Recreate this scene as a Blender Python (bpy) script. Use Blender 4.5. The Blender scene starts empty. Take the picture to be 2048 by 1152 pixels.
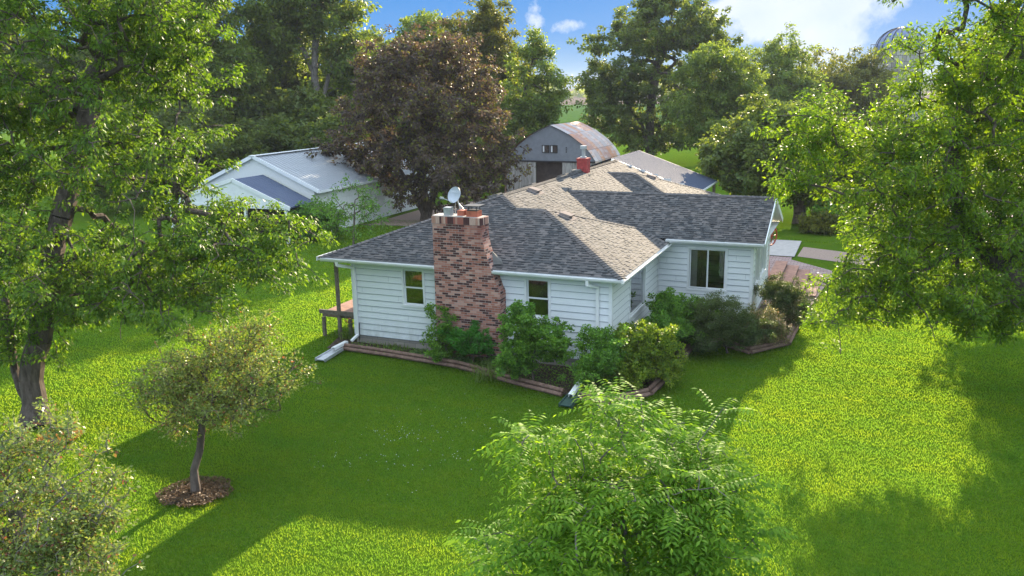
import bpy, math, random
import numpy as np
from mathutils import Matrix, Vector
from math import radians, sin, cos, pi
random.seed(5); rng = np.random.default_rng(11)
S = bpy.context.scene; COL = S.collection

# ------------------------------------------------------------------ camera
F_PX = 1680.1; CAM = np.array([15.129, -22.445, 8.106])
PIT, ROL, HEAD = 0.2340, 0.01638, -0.4015
fw = np.array([sin(HEAD)*cos(PIT), cos(HEAD)*cos(PIT), -sin(PIT)])
rt = np.array([cos(HEAD), -sin(HEAD), 0.0]); dn = np.cross(fw, rt)
rt2 = cos(ROL)*rt + sin(ROL)*dn; dn2 = -sin(ROL)*rt + cos(ROL)*dn
cd = bpy.data.cameras.new('camera'); cam = bpy.data.objects.new('camera', cd); COL.objects.link(cam)
cd.sensor_width = 36; cd.lens = 36*F_PX/2048; cd.clip_start = 0.1; cd.clip_end = 6000
cam.matrix_world = Matrix(((rt2[0], -dn2[0], -fw[0], CAM[0]), (rt2[1], -dn2[1], -fw[1], CAM[1]), (rt2[2], -dn2[2], -fw[2], CAM[2]), (0, 0, 0, 1)))
S.camera = cam

def W(px, py, D):            # a point D metres ahead of the camera, in the direction of a pixel of the 2048 px photograph
    return CAM + D*(rt2*(px-1024)/F_PX + dn2*(py-576)/F_PX + fw)
def G(px, py, z=0.0):        # the ground point seen at a pixel
    d = rt2*(px-1024)/F_PX + dn2*(py-576)/F_PX + fw
    return CAM + d*(z-CAM[2])/d[2]
def depth(p): return float(np.dot(np.array(p)-CAM, fw))

# ------------------------------------------------------------------ light
SUN_EL, SUN_AZ = radians(17.4), radians(91.5)      # azimuth counted from +X
sun_dir = Vector((cos(SUN_EL)*cos(SUN_AZ), cos(SUN_EL)*sin(SUN_AZ), sin(SUN_EL)))
sd = bpy.data.lights.new('sun', 'SUN'); sd.energy = 4.1; sd.angle = radians(0.6); sd.color = (1.0, 0.82, 0.58)
so = bpy.data.objects.new('sun', sd); COL.objects.link(so); so.rotation_euler = sun_dir.to_track_quat('Z', 'Y').to_euler()

w = bpy.data.worlds.new('World'); S.world = w; w.use_nodes = True
nt = w.node_tree; nt.nodes.clear()
class NT:
    def __init__(s, t): s.t = t
    def n(s, typ, **kw):
        o = s.t.nodes.new(typ)
        for k, v in kw.items():
            if k == 'ins':
                for i, x in v.items():
                    if hasattr(x, 'is_output'): s.t.links.new(x, o.inputs[i])
                    else: o.inputs[i].default_value = x
            else: setattr(o, k, v)
        return o
    def math(s, op, a, b=0.0, c=0.0, clamp=False):
        return s.n('ShaderNodeMath', operation=op, use_clamp=clamp, ins={0: a, 1: b, 2: c}).outputs[0]
    def vmath(s, op, a, b=(0, 0, 0), out=0):
        return s.n('ShaderNodeVectorMath', operation=op, ins={0: a, 1: b}).outputs[out]
    def mix(s, f, a, b, blend='MIX'):
        return s.n('ShaderNodeMix', data_type='RGBA', blend_type=blend, ins={0: f, 6: a, 7: b}).outputs[2]
    def ramp(s, f, stops, interp='LINEAR'):
        r = s.n('ShaderNodeValToRGB', ins={0: f}); e = r.color_ramp.elements; r.color_ramp.interpolation = interp
        while len(e) < len(stops): e.new(0.5)
        for i, (p, c) in enumerate(stops):
            e[i].position = p; e[i].color = (c, c, c, 1) if isinstance(c, (int, float)) else (*c, 1)
        return r.outputs[0]
    def noise(s, vec, scale, detail=3, rough=0.55, out=0):
        return s.n('ShaderNodeTexNoise', ins={'Vector': vec, 'Scale': scale, 'Detail': detail, 'Roughness': rough}).outputs[out]
    def maprange(s, v, a, b, c=0.0, d=1.0):
        return s.n('ShaderNodeMapRange', ins={0: v, 1: a, 2: b, 3: c, 4: d}).outputs[0]
k = NT(nt)
sky = k.n('ShaderNodeTexSky', sky_type='NISHITA', sun_disc=False, sun_elevation=SUN_EL, sun_rotation=pi/2-SUN_AZ, altitude=100, air_density=1.0, dust_density=0.6, ozone_density=4.0)
gen = k.n('ShaderNodeTexCoord').outputs['Generated']
z = k.n('ShaderNodeSeparateXYZ', ins={0: gen}).outputs[2]
grad = k.ramp(k.math('MULTIPLY', z, 2.0), [(0.0, (1.15, 1.6, 2.0)), (0.04, (0.52, 1.24, 2.15)), (0.12, (0.18, 0.88, 2.2)), (0.24, (0.08, 0.72, 2.05)), (0.42, (3.5, 4.4, 5.6)), (1.0, (4.1, 4.9, 6.0))])
skyc = k.mix(0.975, sky.outputs[0], grad)
def cloud(px, py, rx, ry, sharp=1.0, seed=0.0, tilt=0.0, amp=1.5, nsc=26.0):
    d = W(px, py, 1.0)-CAM; L = np.linalg.norm(d); d = d/L
    r_ = rt2*cos(tilt)+(-dn2)*sin(tilt); u_ = -rt2*sin(tilt)+(-dn2)*cos(tilt)
    rel = k.vmath('SUBTRACT', gen, tuple(d))
    a = k.vmath('DOT_PRODUCT', rel, tuple(r_*F_PX/L/rx), out=1); b = k.vmath('DOT_PRODUCT', rel, tuple(u_*F_PX/L/ry), out=1)
    q = k.math('SQRT', k.math('ADD', k.math('MULTIPLY', a, a), k.math('MULTIPLY', b, b)))
    nn = k.noise(k.vmath('ADD', gen, (seed, seed, 0)), nsc, 7, 0.6)
    v = k.math('ADD', k.math('SUBTRACT', 1.0, k.math('MULTIPLY', q, q)), k.math('MULTIPLY', k.math('SUBTRACT', nn, 0.5), amp))
    return k.maprange(v, 0.0, 0.8/sharp)
for args in ((1600, 18, 155, 52, 1.5, 0.0, 0.05, 2.2), (1655, 82, 80, 38, 1.4, 2.3, 0.3, 2.2), (1480, 10, 75, 24, 1.0, 3.3, 0.1, 2.4), (1071, 42, 17, 30, 0.6, 5.0, 0.1, 3.0, 90.0), (1135, 53, 32, 12, 0.5, 7.0, 0.1, 3.0, 110.0)):
    m = cloud(*args)
    sh = k.noise(gen, 14.0, 4)
    skyc = k.mix(k.math('MULTIPLY', m, 0.93), skyc, k.mix(sh, (1.9, 2.3, 2.9, 1), (2.9, 3.0, 3.1, 1)))
bg = k.n('ShaderNodeBackground', ins={0: skyc, 1: 0.10}); out = k.n('ShaderNodeOutputWorld', ins={0: bg.outputs[0]})
S.view_settings.view_transform = 'Standard'; S.view_settings.look = 'None'; S.view_settings.gamma = 1.0; S.view_settings.exposure = 1.88
S.cycles.max_bounces = 7; S.cycles.transparent_max_bounces = 12; S.cycles.diffuse_bounces = 3; S.cycles.volume_bounces = 0
S.cycles.use_denoising = True

# ------------------------------------------------------------------ materials
def mat(name, build):
    m = bpy.data.materials.new(name); m.use_nodes = True; m.node_tree.nodes.clear(); q = NT(m.node_tree)
    s = build(q); q.n('ShaderNodeOutputMaterial', ins={0: s}); return m
def pbsdf(q, col, rough=0.7, bump=None, bs=0.3, bd=0.02, metal=0.0, spec=0.25):
    p = q.n('ShaderNodeBsdfPrincipled', ins={'Base Color': col, 'Roughness': rough, 'Metallic': metal, 'Specular IOR Level': spec})
    if bump is not None:
        b = q.n('ShaderNodeBump', ins={'Strength': bs, 'Distance': bd, 'Height': bump}); q.t.links.new(b.outputs[0], p.inputs['Normal'])
    return p.outputs[0]
def obj_co(q): return q.n('ShaderNodeTexCoord').outputs['Object']
def geo_co(q): return q.n('ShaderNodeNewGeometry').outputs['Position']
def isl(q): return q.n('ShaderNodeNewGeometry').outputs['Random Per Island']
def c4(c): return (*c, 1)
def simple(name, col, rough=0.7, var=0.15, scale=6.0, metal=0.0, bs=0.15, spec=0.4):
    def f(q):
        co = geo_co(q); n = q.noise(co, scale, 5, 0.6)
        a = tuple(x*(1-var) for x in col); b = tuple(min(1, x*(1+var)) for x in col)
        return pbsdf(q, q.ramp(n, [(0.3, a), (0.7, b)]), rough, q.noise(co, scale*6, 3), bs, 0.01, metal, spec)
    return mat(name, f)
def leafmat(name, ca, cb, tr=0.45, trc=None, rough=0.50, spec=0.28, cc=None, cp=0.9):
    def f(q):
        r = isl(q); co = geo_co(q)
        stops = [(0.0, ca), (1.0, cb)] if cc is None else [(0.0, ca), (cp, cb), (min(1.0, cp+0.06), cc)]
        base = q.ramp(r, stops)
        n = q.noise(co, 0.55, 2)
        base = q.mix(q.maprange(n, 0.35, 0.65, 0.0, 0.55), base, q.mix(1.0, base, c4((1.35, 1.15, 0.75)), 'MULTIPLY'))
        p = pbsdf(q, base, rough, spec=spec)
        t = q.n('ShaderNodeBsdfTranslucent', ins={0: q.mix(1.0, base, c4(trc or (2.2, 2.0, 0.7)), 'MULTIPLY')})
        return q.n('ShaderNodeMixShader', ins={0: tr, 1: p, 2: t.outputs[0]}).outputs[0]
    return mat(name, f)
L_TREE = leafmat('leaf_green', (0.036, 0.090, 0.012), (0.125, 0.225, 0.026), 0.44)
L_BRIGHT = leafmat('leaf_bright', (0.050, 0.120, 0.012), (0.155, 0.26, 0.022), 0.47)
L_WALNUT = leafmat('leaf_walnut', (0.070, 0.165, 0.020), (0.20, 0.35, 0.045), 0.50, rough=0.6, spec=0.10)
L_APPLE = leafmat('leaf_apple', (0.085, 0.15, 0.038), (0.26, 0.33, 0.11), 0.42, trc=(1.5, 1.4, 0.7), rough=0.4, cc=(0.22, 0.09, 0.06))
L_PURPLE = leafmat('leaf_purple', (0.050, 0.040, 0.040), (0.14, 0.105, 0.095), 0.40, trc=(1.35, 1.2, 0.8), cc=(0.17, 0.18, 0.040), cp=0.76)
L_DARK = leafmat('leaf_dark', (0.050, 0.088, 0.027), (0.14, 0.195, 0.050), 0.42)
L_MID = leafmat('leaf_mid', (0.062, 0.115, 0.027), (0.17, 0.24, 0.050), 0.46)
L_OLIVE = leafmat('leaf_olive', (0.065, 0.090, 0.018), (0.16, 0.18, 0.035), 0.45)
L_SHRUB = leafmat('leaf_shrub', (0.045, 0.125, 0.022), (0.15, 0.31, 0.045), 0.40)
L_LIME = leafmat('leaf_lime', (0.050, 0.12, 0.014), (0.24, 0.32, 0.03), 0.36)
L_YEW = leafmat('leaf_yew', (0.034, 0.064, 0.024), (0.10, 0.15, 0.048), 0.28)
L_SPIREA = leafmat('leaf_spirea', (0.09, 0.13, 0.035), (0.30, 0.26, 0.14), 0.3, trc=(1.3, 1.3, 0.7), cc=(0.45, 0.26, 0.24))
L_FERN = leafmat('leaf_fern', (0.030, 0.130, 0.022), (0.060, 0.22, 0.030), 0.35)
L_BLADE = leafmat('leaf_blade', (0.045, 0.10, 0.020), (0.15, 0.22, 0.045), 0.35)
def grassf(q):
    co = geo_co(q); st = q.vmath('MULTIPLY', co, (1.0, 0.25, 1)); pn = q.noise(q.vmath('MULTIPLY', co, (0.5, 1.6, 1)), 1.1, 3); big = q.noise(co, 0.35, 3)
    c = q.ramp(isl(q), [(0.0, (0.026, 0.076, 0.013)), (0.8, (0.035, 0.094, 0.015)), (1.0, (0.046, 0.103, 0.020))])
    c = q.mix(q.maprange(pn, 0.4, 0.62, 0, 0.55), c, q.mix(1.0, c, c4((1.45, 1.10, 0.8)), 'MULTIPLY'))
    c = q.mix(q.maprange(big, 0.38, 0.62, 0, 0.75), c, q.mix(1.0, c, c4((0.62, 0.80, 1.1)), 'MULTIPLY'))
    d = q.n('ShaderNodeBsdfDiffuse', ins={0: c}); t = q.n('ShaderNodeBsdfTranslucent', ins={0: q.mix(1.0, c, c4((9.4, 5.6, 2.0)), 'MULTIPLY')})
    return q.n('ShaderNodeMixShader', ins={0: 0.62, 1: d.outputs[0], 2: t.outputs[0]}).outputs[0]
L_GRASS = mat('grass_blade', grassf)
L_COVER = leafmat('leaf_cover', (0.04, 0.10, 0.03), (0.14, 0.24, 0.09), 0.3)
PETAL = leafmat('petal_orange', (0.55, 0.16, 0.06), (0.75, 0.33, 0.14), 0.3, trc=(1.2, 1.1, 0.8))
def barkf(ca, cb):
    def f(q):
        co = obj_co(q); sc = q.vmath('MULTIPLY', co, (1, 1, 0.25)); n = q.noise(sc, 9, 6, 0.65)
        return pbsdf(q, q.ramp(n, [(0.3, ca), (0.7, cb)]), 0.9, q.noise(sc, 22, 5, 0.7), 0.8, 0.04, spec=0.15)
    return f
BARK = mat('bark', barkf((0.045, 0.034, 0.027), (0.17, 0.135, 0.11)))
BARK_G = mat('bark_grey', barkf((0.08, 0.07, 0.06), (0.26, 0.23, 0.20)))
def lawnf(q):
    co = geo_co(q)
    big = q.noise(co, 0.22, 3); mid = q.noise(co, 1.3, 4, 0.6); fine = q.noise(co, 16.0, 4, 0.7); vf = q.noise(co, 60.0, 2, 0.7)
    c = q.ramp(q.math('ADD', q.math('MULTIPLY', fine, 0.6), q.math('MULTIPLY', vf, 0.4)), [(0.30, (0.026, 0.062, 0.007)), (0.52, (0.080, 0.155, 0.012)), (0.75, (0.15, 0.25, 0.018))])
    c = q.mix(q.maprange(mid, 0.4, 0.68, 0, 0.5), c, q.mix(1.0, c, c4((1.5, 1.1, 0.8)), 'MULTIPLY'))
    c = q.mix(q.maprange(big, 0.35, 0.65, 0, 0.45), c, q.mix(1.0, c, c4((0.75, 0.85, 0.9)), 'MULTIPLY'))
    h = q.math('ADD', q.math('MULTIPLY', fine, 1.0), q.math('ADD', q.math('MULTIPLY', vf, 0.5), q.math('MULTIPLY', mid, 0.8)))
    p = pbsdf(q, c, 0.9, h, 0.9, 0.05, spec=0.0)
    return p
LAWN = mat('lawn_grass', lawnf)
SOIL = simple('mulch_soil', (0.065, 0.042, 0.028), 0.95, 0.6, 18, bs=0.9)
DRY = simple('dry_grass_clippings', (0.22, 0.13, 0.055), 0.95, 0.6, 30, bs=0.9)
GRAVEL = simple('gravel', (0.33, 0.24, 0.19), 0.95, 0.3, 12, bs=0.7)
CORN = mat('corn_field', lambda q: pbsdf(q, q.ramp(q.noise(q.vmath('MULTIPLY', geo_co(q), (1.3, 0.35, 1)), 0.5, 5, 0.7), [(0.3, (0.025, 0.070, 0.012)), (0.7, (0.075, 0.14, 0.030))]), 0.9, spec=0.0))
TANF = mat('stubble_field', lambda q: pbsdf(q, q.ramp(q.noise(q.vmath('MULTIPLY', geo_co(q), (1, 0.2, 1)), 0.03, 4), [(0.3, (0.12, 0.095, 0.075)), (0.7, (0.18, 0.14, 0.11))]), 0.95, spec=0.0))
def sidingf(q):
    co = obj_co(q); n = q.noise(co, 3.0, 5, 0.6); n2 = q.noise(q.vmath('MULTIPLY', co, (1, 1, 12)), 5, 4, 0.6)
    r = isl(q)
    c = q.mix(q.maprange(n, 0.4, 0.75, 0, 0.5), c4((0.80, 0.82, 0.82)), c4((0.70, 0.73, 0.73)))
    c = q.mix(q.math('MULTIPLY', r, 0.10), c, c4((0.60, 0.63, 0.64)))
    zz = q.n('ShaderNodeSeparateXYZ', ins={0: geo_co(q)}).outputs[2]; dirt = q.math('MULTIPLY', q.maprange(zz, 0.95, 0.3), q.maprange(q.noise(q.vmath('MULTIPLY', geo_co(q), (1, 1, 0.4)), 4.0, 6, 0.7), 0.35, 0.7))
    c = q.mix(q.math('MULTIPLY', dirt, 0.55, clamp=True), c, c4((0.36, 0.36, 0.30)))
    return pbsdf(q, c, 0.55, n2, 0.15, 0.004)
SIDING = mat('white_siding', sidingf)
LAP_SHADE_JOINT = simple('siding_lap_shade_joint', (0.27, 0.30, 0.34), 0.9, 0.1)  # painted contact shade for the lap edges, also colours the board end joints
WHITE = simple('white_trim', (0.78, 0.79, 0.78), 0.45, 0.06, 3)
ALU = simple('painted_gutter', (0.80, 0.80, 0.78), 0.35, 0.05, 2)
def tabf(q):
    r = isl(q); co = geo_co(q); n = q.noise(co, 0.6, 3); g = q.noise(co, 60, 2)
    c = q.ramp(r, [(0.0, (0.062, 0.066, 0.069)), (0.5, (0.100, 0.099, 0.098)), (1.0, (0.150, 0.138, 0.130))])
    c = q.mix(q.maprange(n, 0.4, 0.7, 0, 0.35), c, c4((0.150, 0.118, 0.106)))
    return pbsdf(q, c, 0.85, g, 0.35, 0.002, spec=0.12)
TAB = mat('asphalt_shingle', tabf)
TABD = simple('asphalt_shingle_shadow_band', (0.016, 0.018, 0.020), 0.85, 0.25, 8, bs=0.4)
def brickf(q):
    uv = q.n('ShaderNodeUVMap').outputs[0]
    b = q.n('ShaderNodeTexBrick', offset=0.5, ins={'Vector': uv, 'Color1': (0, 0, 0, 1), 'Color2': (1, 1, 1, 1), 'Mortar': (0.5, 0.5, 0.5, 1), 'Scale': 1.0, 'Mortar Size': 0.006, 'Mortar Smooth': 0.1, 'Bias': 0.0, 'Brick Width': 0.205, 'Row Height': 0.070})
    v = q.n('ShaderNodeSeparateColor', ins={0: b.outputs[0]}).outputs[0]
    n = q.noise(uv, 7, 5, 0.6)
    v2 = q.math('ADD', v, q.math('MULTIPLY', q.math('SUBTRACT', q.noise(uv, 1.1, 2), 0.5), 0.45))
    c = q.ramp(v2, [(0.0, (0.085, 0.038, 0.036)), (0.24, (0.15, 0.060, 0.052)), (0.31, (0.36, 0.140, 0.100)), (0.55, (0.46, 0.215, 0.160)), (0.8, (0.54, 0.31, 0.245)), (1.0, (0.42, 0.18, 0.13))], 'CONSTANT')
    c = q.mix(q.maprange(n, 0.4, 0.8, 0, 0.5), c, q.mix(1.0, c, c4((0.65, 0.6, 0.6)), 'MULTIPLY'))
    c = q.mix(b.outputs[1], c, c4((0.38, 0.31, 0.28)))
    st = q.noise(q.vmath('MULTIPLY', uv, (3.0, 0.6, 1)), 1.0, 5, 0.6); top = q.maprange(q.n('ShaderNodeSeparateXYZ', ins={0: uv}).outputs[1], 3.3, 4.3)
    c = q.mix(q.math('MULTIPLY', q.maprange(st, 0.42, 0.62), q.math('MULTIPLY', top, 0.75)), c, c4((0.20, 0.055, 0.045)))
    return pbsdf(q, c, 0.85, q.math('SUBTRACT', 1.0, b.outputs[1]), 0.7, 0.008)
BRICK = mat('mottled_brick', brickf)
BRICK_R = simple('red_painted_brick', (0.36, 0.05, 0.045), 0.75, 0.45, 9, bs=0.7)
CLAY = simple('clay_flue_tile', (0.45, 0.13, 0.075), 0.75, 0.3, 8)
CONC = simple('concrete', (0.42, 0.39, 0.36), 0.9, 0.15, 5)
def blockf(q):
    uv = q.n('ShaderNodeUVMap').outputs[0]
    b = q.n('ShaderNodeTexBrick', offset=0.5, ins={'Vector': uv, 'Color1': (0.30, 0.27, 0.23, 1), 'Color2': (0.38, 0.34, 0.29, 1), 'Mortar': (0.20, 0.18, 0.16, 1), 'Scale': 1.0, 'Mortar Size': 0.008, 'Bias': 0.0, 'Brick Width': 0.4, 'Row Height': 0.2})
    return pbsdf(q, b.outputs[0], 0.9, q.noise(geo_co(q), 30, 4), 0.5, 0.01)
BLOCK = mat('concrete_block', blockf)
def paverf(q):
    co = geo_co(q)
    b = q.n('ShaderNodeTexBrick', offset=0.5, ins={'Vector': co, 'Color1': (0.30, 0.20, 0.18, 1), 'Color2': (0.42, 0.31, 0.28, 1), 'Mortar': (0.14, 0.10, 0.09, 1), 'Scale': 1.0, 'Mortar Size': 0.012, 'Bias': 0.0, 'Brick Width': 0.30, 'Row Height': 0.20})
    return pbsdf(q, b.outputs[0], 0.9, b.outputs[1], -0.6, 0.01)
PAVER = mat('brick_paver', paverf)
WOODT = mat('weathered_timber', lambda q: pbsdf(q, q.ramp(q.noise(q.vmath('MULTIPLY', obj_co(q), (1, 1, 1)), 7, 6, 0.7), [(0.3, (0.11, 0.065, 0.048)), (0.7, (0.30, 0.19, 0.145))]), 0.9, q.noise(obj_co(q), 30, 4), 0.5, 0.01))
WOODP = simple('worn_reddish_deck_paint', (0.34, 0.18, 0.125), 0.8, 0.35, 5)
WOODG = simple('grey_weathered_wood', (0.17, 0.14, 0.11), 0.9, 0.4, 10)
BLACK = simple('black_metal', (0.03, 0.03, 0.033), 0.5, 0.2)
GALV = simple('galvanised_metal', (0.50, 0.51, 0.52), 0.45, 0.2, 4, metal=0.5)
PLAST = simple('dark_green_plastic', (0.03, 0.065, 0.05), 0.5, 0.3)
VENTM = simple('brown_vent_metal', (0.24, 0.20, 0.18), 0.9, 0.15, spec=0.05, bs=0.0)
FLASH = simple('flashing', (0.15, 0.145, 0.135), 0.85, 0.2, spec=0.08, bs=0.0)
DISHG = simple('satellite_dish_grey', (0.46, 0.50, 0.55), 0.45, 0.06)
REDM = simple('red_painted_metal', (0.42, 0.08, 0.05), 0.5, 0.2)
HOSEG = simple('green_rubber_hose', (0.05, 0.22, 0.08), 0.5, 0.15)
CURT = simple('curtain', (0.62, 0.57, 0.50), 0.9, 0.1)
CURTB = simple('brown_curtain', (0.10, 0.055, 0.045), 0.9, 0.3)
INSIDE = simple('dark_room', (0.10, 0.075, 0.06), 0.9, 0.4, 3)
def glassf(q):
    fr = q.n('ShaderNodeFresnel', ins={0: 1.55})
    t = q.n('ShaderNodeBsdfTransparent', ins={0: (0.72, 0.76, 0.76, 1)}); g = q.n('ShaderNodeBsdfGlossy', ins={0: (0.95, 0.97, 1, 1), 1: 0.03})
    return q.n('ShaderNodeMixShader', ins={0: q.math('ADD', q.math('MULTIPLY', fr.outputs[0], 1.2), 0.18), 1: t.outputs[0], 2: g.outputs[0]}).outputs[0]
GLASS = mat('window_glass', glassf)
def seamf(c1, c2, axis, period, metal, rough, bs=1.0):
    def f(q):
        uv = q.n('ShaderNodeUVMap').outputs[0]
        sx = q.n('ShaderNodeSeparateXYZ', ins={0: uv}).outputs[axis]
        ph = q.math('FRACT', q.math('DIVIDE', sx, period))
        rib = q.maprange(q.math('ABSOLUTE', q.math('SUBTRACT', ph, 0.5)), 0.34, 0.46)
        n = q.noise(uv, 0.8, 4)
        c = q.mix(n, c4(c1), c4(c2))
        return pbsdf(q, c, rough, rib, bs, 0.05*bs, metal)
    return f
ROOF_B = mat('ribbed_blue_grey_roof', seamf((0.38, 0.41, 0.44), (0.46, 0.48, 0.50), 0, 0.30, 0.3, 0.40))
ROOF_D = mat('ribbed_dark_grey_roof', seamf((0.070, 0.092, 0.150), (0.100, 0.125, 0.185), 0, 0.30, 0.0, 0.75))
STEELW = mat('ribbed_white_steel', seamf((0.68, 0.68, 0.64), (0.80, 0.80, 0.76), 0, 0.23, 0.0, 0.5, 0.25))
def rustf(q):
    uv = q.n('ShaderNodeUVMap').outputs[0]
    b = q.n('ShaderNodeTexBrick', offset=0.0, ins={'Vector': uv, 'Color1': (0, 0, 0, 1), 'Color2': (1, 1, 1, 1), 'Mortar': (0.1, 0.1, 0.1, 1), 'Scale': 1.0, 'Mortar Size': 0.02, 'Bias': 0.0, 'Brick Width': 1.9, 'Row Height': 0.8})
    v = q.n('ShaderNodeSeparateColor', ins={0: b.outputs[0]}).outputs[0]
    n = q.noise(q.vmath('MULTIPLY', uv, (3, 0.7, 1)), 1.2, 5, 0.65)
    c = q.ramp(q.math('ADD', q.math('MULTIPLY', v, 0.6), q.math('MULTIPLY', n, 0.5)), [(0.2, (0.42, 0.40, 0.40)), (0.42, (0.46, 0.36, 0.33)), (0.55, (0.40, 0.22, 0.17)), (0.68, (0.50, 0.25, 0.14)), (0.85, (0.55, 0.50, 0.48))])
    c = q.mix(q.math('MULTIPLY', b.outputs[1], 0.7), c, c4((0.08, 0.06, 0.06)))
    sx = q.n('ShaderNodeSeparateXYZ', ins={0: uv}).outputs[0]
    rib = q.math('SINE', q.math('MULTIPLY', sx, 60))
    return pbsdf(q, c, 0.6, rib, 0.4, 0.02, 0.2)
RUST = mat('rusty_roof_sheet', rustf)
BARNG = simple('grey_barn_sheet', (0.20, 0.215, 0.24), 0.7, 0.12, 3)
BARNW = mat('weathered_barn_boards', lambda q: pbsdf(q, q.ramp(q.noise(q.vmath('MULTIPLY', geo_co(q), (6, 6, 0.6)), 1.5, 5, 0.65), [(0.32, (0.12, 0.11, 0.10)), (0.6, (0.42, 0.41, 0.38))]), 0.9))
BARND = simple('dark_barn_door', (0.060, 0.045, 0.040), 0.9, 0.5, 2)
STAVE = mat('silo_staves', lambda q: pbsdf(q, q.n('ShaderNodeTexBrick', offset=0.5, ins={'Vector': q.n('ShaderNodeUVMap').outputs[0], 'Color1': (0.30, 0.27, 0.25, 1), 'Color2': (0.48, 0.44, 0.41, 1), 'Mortar': (0.12, 0.11, 0.11, 1), 'Scale': 1.0, 'Mortar Size': 0.03, 'Bias': 0.0, 'Brick Width': 0.5, 'Row Height': 0.76}).outputs[0], 0.9))
DOME = simple('silo_dome_metal', (0.13, 0.17, 0.30), 0.4, 0.15, 2, metal=0.3)
LETTER = simple('dark_red_lettering', (0.75, 0.76, 0.80), 0.5, 0.02)

# ------------------------------------------------------------------ mesh helpers
class MB:
    def __init__(s): s.v = []; s.f = []; s.m = []; s.uv = []
    def face(s, pts, mi=0, uv=None):
        n = len(s.v); s.v += [tuple(map(float, p)) for p in pts]; s.f.append(list(range(n, n+len(pts)))); s.m.append(mi)
        s.uv += [tuple(x) for x in uv] if uv is not None else [(0, 0)]*len(pts)
    def box(s, a, b, mi=0, skip=()):
        (x0, y0, z0), (x1, y1, z1) = a, b
        n = len(s.v); s.v += [(x0, y0, z0), (x1, y0, z0), (x1, y1, z0), (x0, y1, z0), (x0, y0, z1), (x1, y0, z1), (x1, y1, z1), (x0, y1, z1)]
        F = {'b': ([0, 3, 2, 1], 'xy'), 't': ([4, 5, 6, 7], 'xy'), 'f': ([0, 1, 5, 4], 'xz'), 'r': ([1, 2, 6, 5], 'yz'), 'k': ([2, 3, 7, 6], 'xz'), 'l': ([3, 0, 4, 7], 'yz')}
        for kk, (f, ax) in F.items():
            if kk in skip: continue
            s.f.append([n+i for i in f]); s.m.append(mi)
            for i in f:
                p = s.v[n+i]; s.uv.append((p['xyz'.index(ax[0])], p['xyz'.index(ax[1])]))
    def obox(s, p0, p1, wid, hei, mi=0, up=(0, 0, 1)):   # bar of rectangular section from p0 to p1
        p0 = Vector(p0); p1 = Vector(p1); d = (p1-p0); L = d.length; d.normalize(); u = Vector(up)
        if abs(d.dot(u)) > 0.98: u = Vector((0, 1, 0))
        r = d.cross(u).normalized(); u = r.cross(d)
        n = len(s.v)
        for q in (p0, p1):
            for a, b in ((-1, -1), (1, -1), (1, 1), (-1, 1)): s.v.append(tuple(q+r*a*wid/2+u*b*hei/2))
        for f in ([3, 2, 1, 0], [4, 5, 6, 7], [0, 1, 5, 4], [1, 2, 6, 5], [2, 3, 7, 6], [3, 0, 4, 7]):
            s.f.append([n+i for i in f]); s.m.append(mi); s.uv += [(0, 0), (wid, 0), (wid, L), (0, L)]
    def tube(s, pts, r, seg=8, mi=0, cap=True):
        pts = [Vector(p) for p in pts]; n0 = len(s.v); rs = r if isinstance(r, (list, tuple)) else [r]*len(pts)
        for i, p in enumerate(pts):
            d = (pts[min(i+1, len(pts)-1)]-pts[max(i-1, 0)]).normalized()
            a = d.cross(Vector((0, 0, 1)) if abs(d.z) < 0.95 else Vector((1, 0, 0))).normalized(); b = d.cross(a)
            for j in range(seg):
                t = 2*pi*j/seg; s.v.append(tuple(p+(a*cos(t)+b*sin(t))*rs[i]))
        for i in range(len(pts)-1):
            for j in range(seg):
                a = n0+i*seg+j; b = n0+i*seg+(j+1) % seg
                s.f.append([a, b, b+seg, a+seg]); s.m.append(mi); s.uv += [(0, 0)]*4
        if cap:
            s.f.append([n0+j for j in range(seg)]); s.m.append(mi); s.uv += [(0, 0)]*seg
            s.f.append([n0+(len(pts)-1)*seg+j for j in reversed(range(seg))]); s.m.append(mi); s.uv += [(0, 0)]*seg
    def prism(s, poly, axis, a, b, mi=0):    # poly in the two other axes
        def P(p, t):
            q = list(p); q.insert(axis, t); return tuple(q)
        n = len(poly)
        s.face([P(p, a) for p in poly], mi, poly); s.face([P(p, b) for p in reversed(poly)], mi, list(reversed(poly)))
        for i in range(n):
            p, q = poly[i], poly[(i+1) % n]
            s.face([P(p, a), P(p, b), P(q, b), P(q, a)], mi, [(a, p[1]), (b, p[1]), (b, q[1]), (a, q[1])])
    def build(s, name, mats, parent=None, smooth=False, origin=None):
        me = bpy.data.meshes.new(name); me.from_pydata(s.v, [], s.f)
        for m in (mats if isinstance(mats, (list, tuple)) else [mats]): me.materials.append(m)
        me.polygons.foreach_set('material_index', s.m)
        uvl = me.uv_layers.new(name='UVMap'); uvl.data.foreach_set('uv', np.array(s.uv, dtype=np.float32).ravel())
        if smooth: me.polygons.foreach_set('use_smooth', [True]*len(s.f))
        me.update()
        o = bpy.data.objects.new(name, me); COL.objects.link(o)
        if parent is not None: attach(o, parent)
        return o
def attach(o, p):
    o.parent = p; o.matrix_parent_inverse = Matrix.Translation(p.location).inverted() if p.parent is None else (p.matrix_parent_inverse.inverted() if False else Matrix.Identity(4))
def empty(name, loc, label, cat, group=None):
    o = bpy.data.objects.new(name, None); COL.objects.link(o); o.location = tuple(map(float, loc)); o.empty_display_size = 0.2
    tag(o, label, cat, group); return o
def tag(o, label, cat, group=None):
    o['label'] = label; o['category'] = cat
    if group: o['group'] = group
    return o
def structure(o, label=None): o['kind'] = 'structure'; return o
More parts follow.
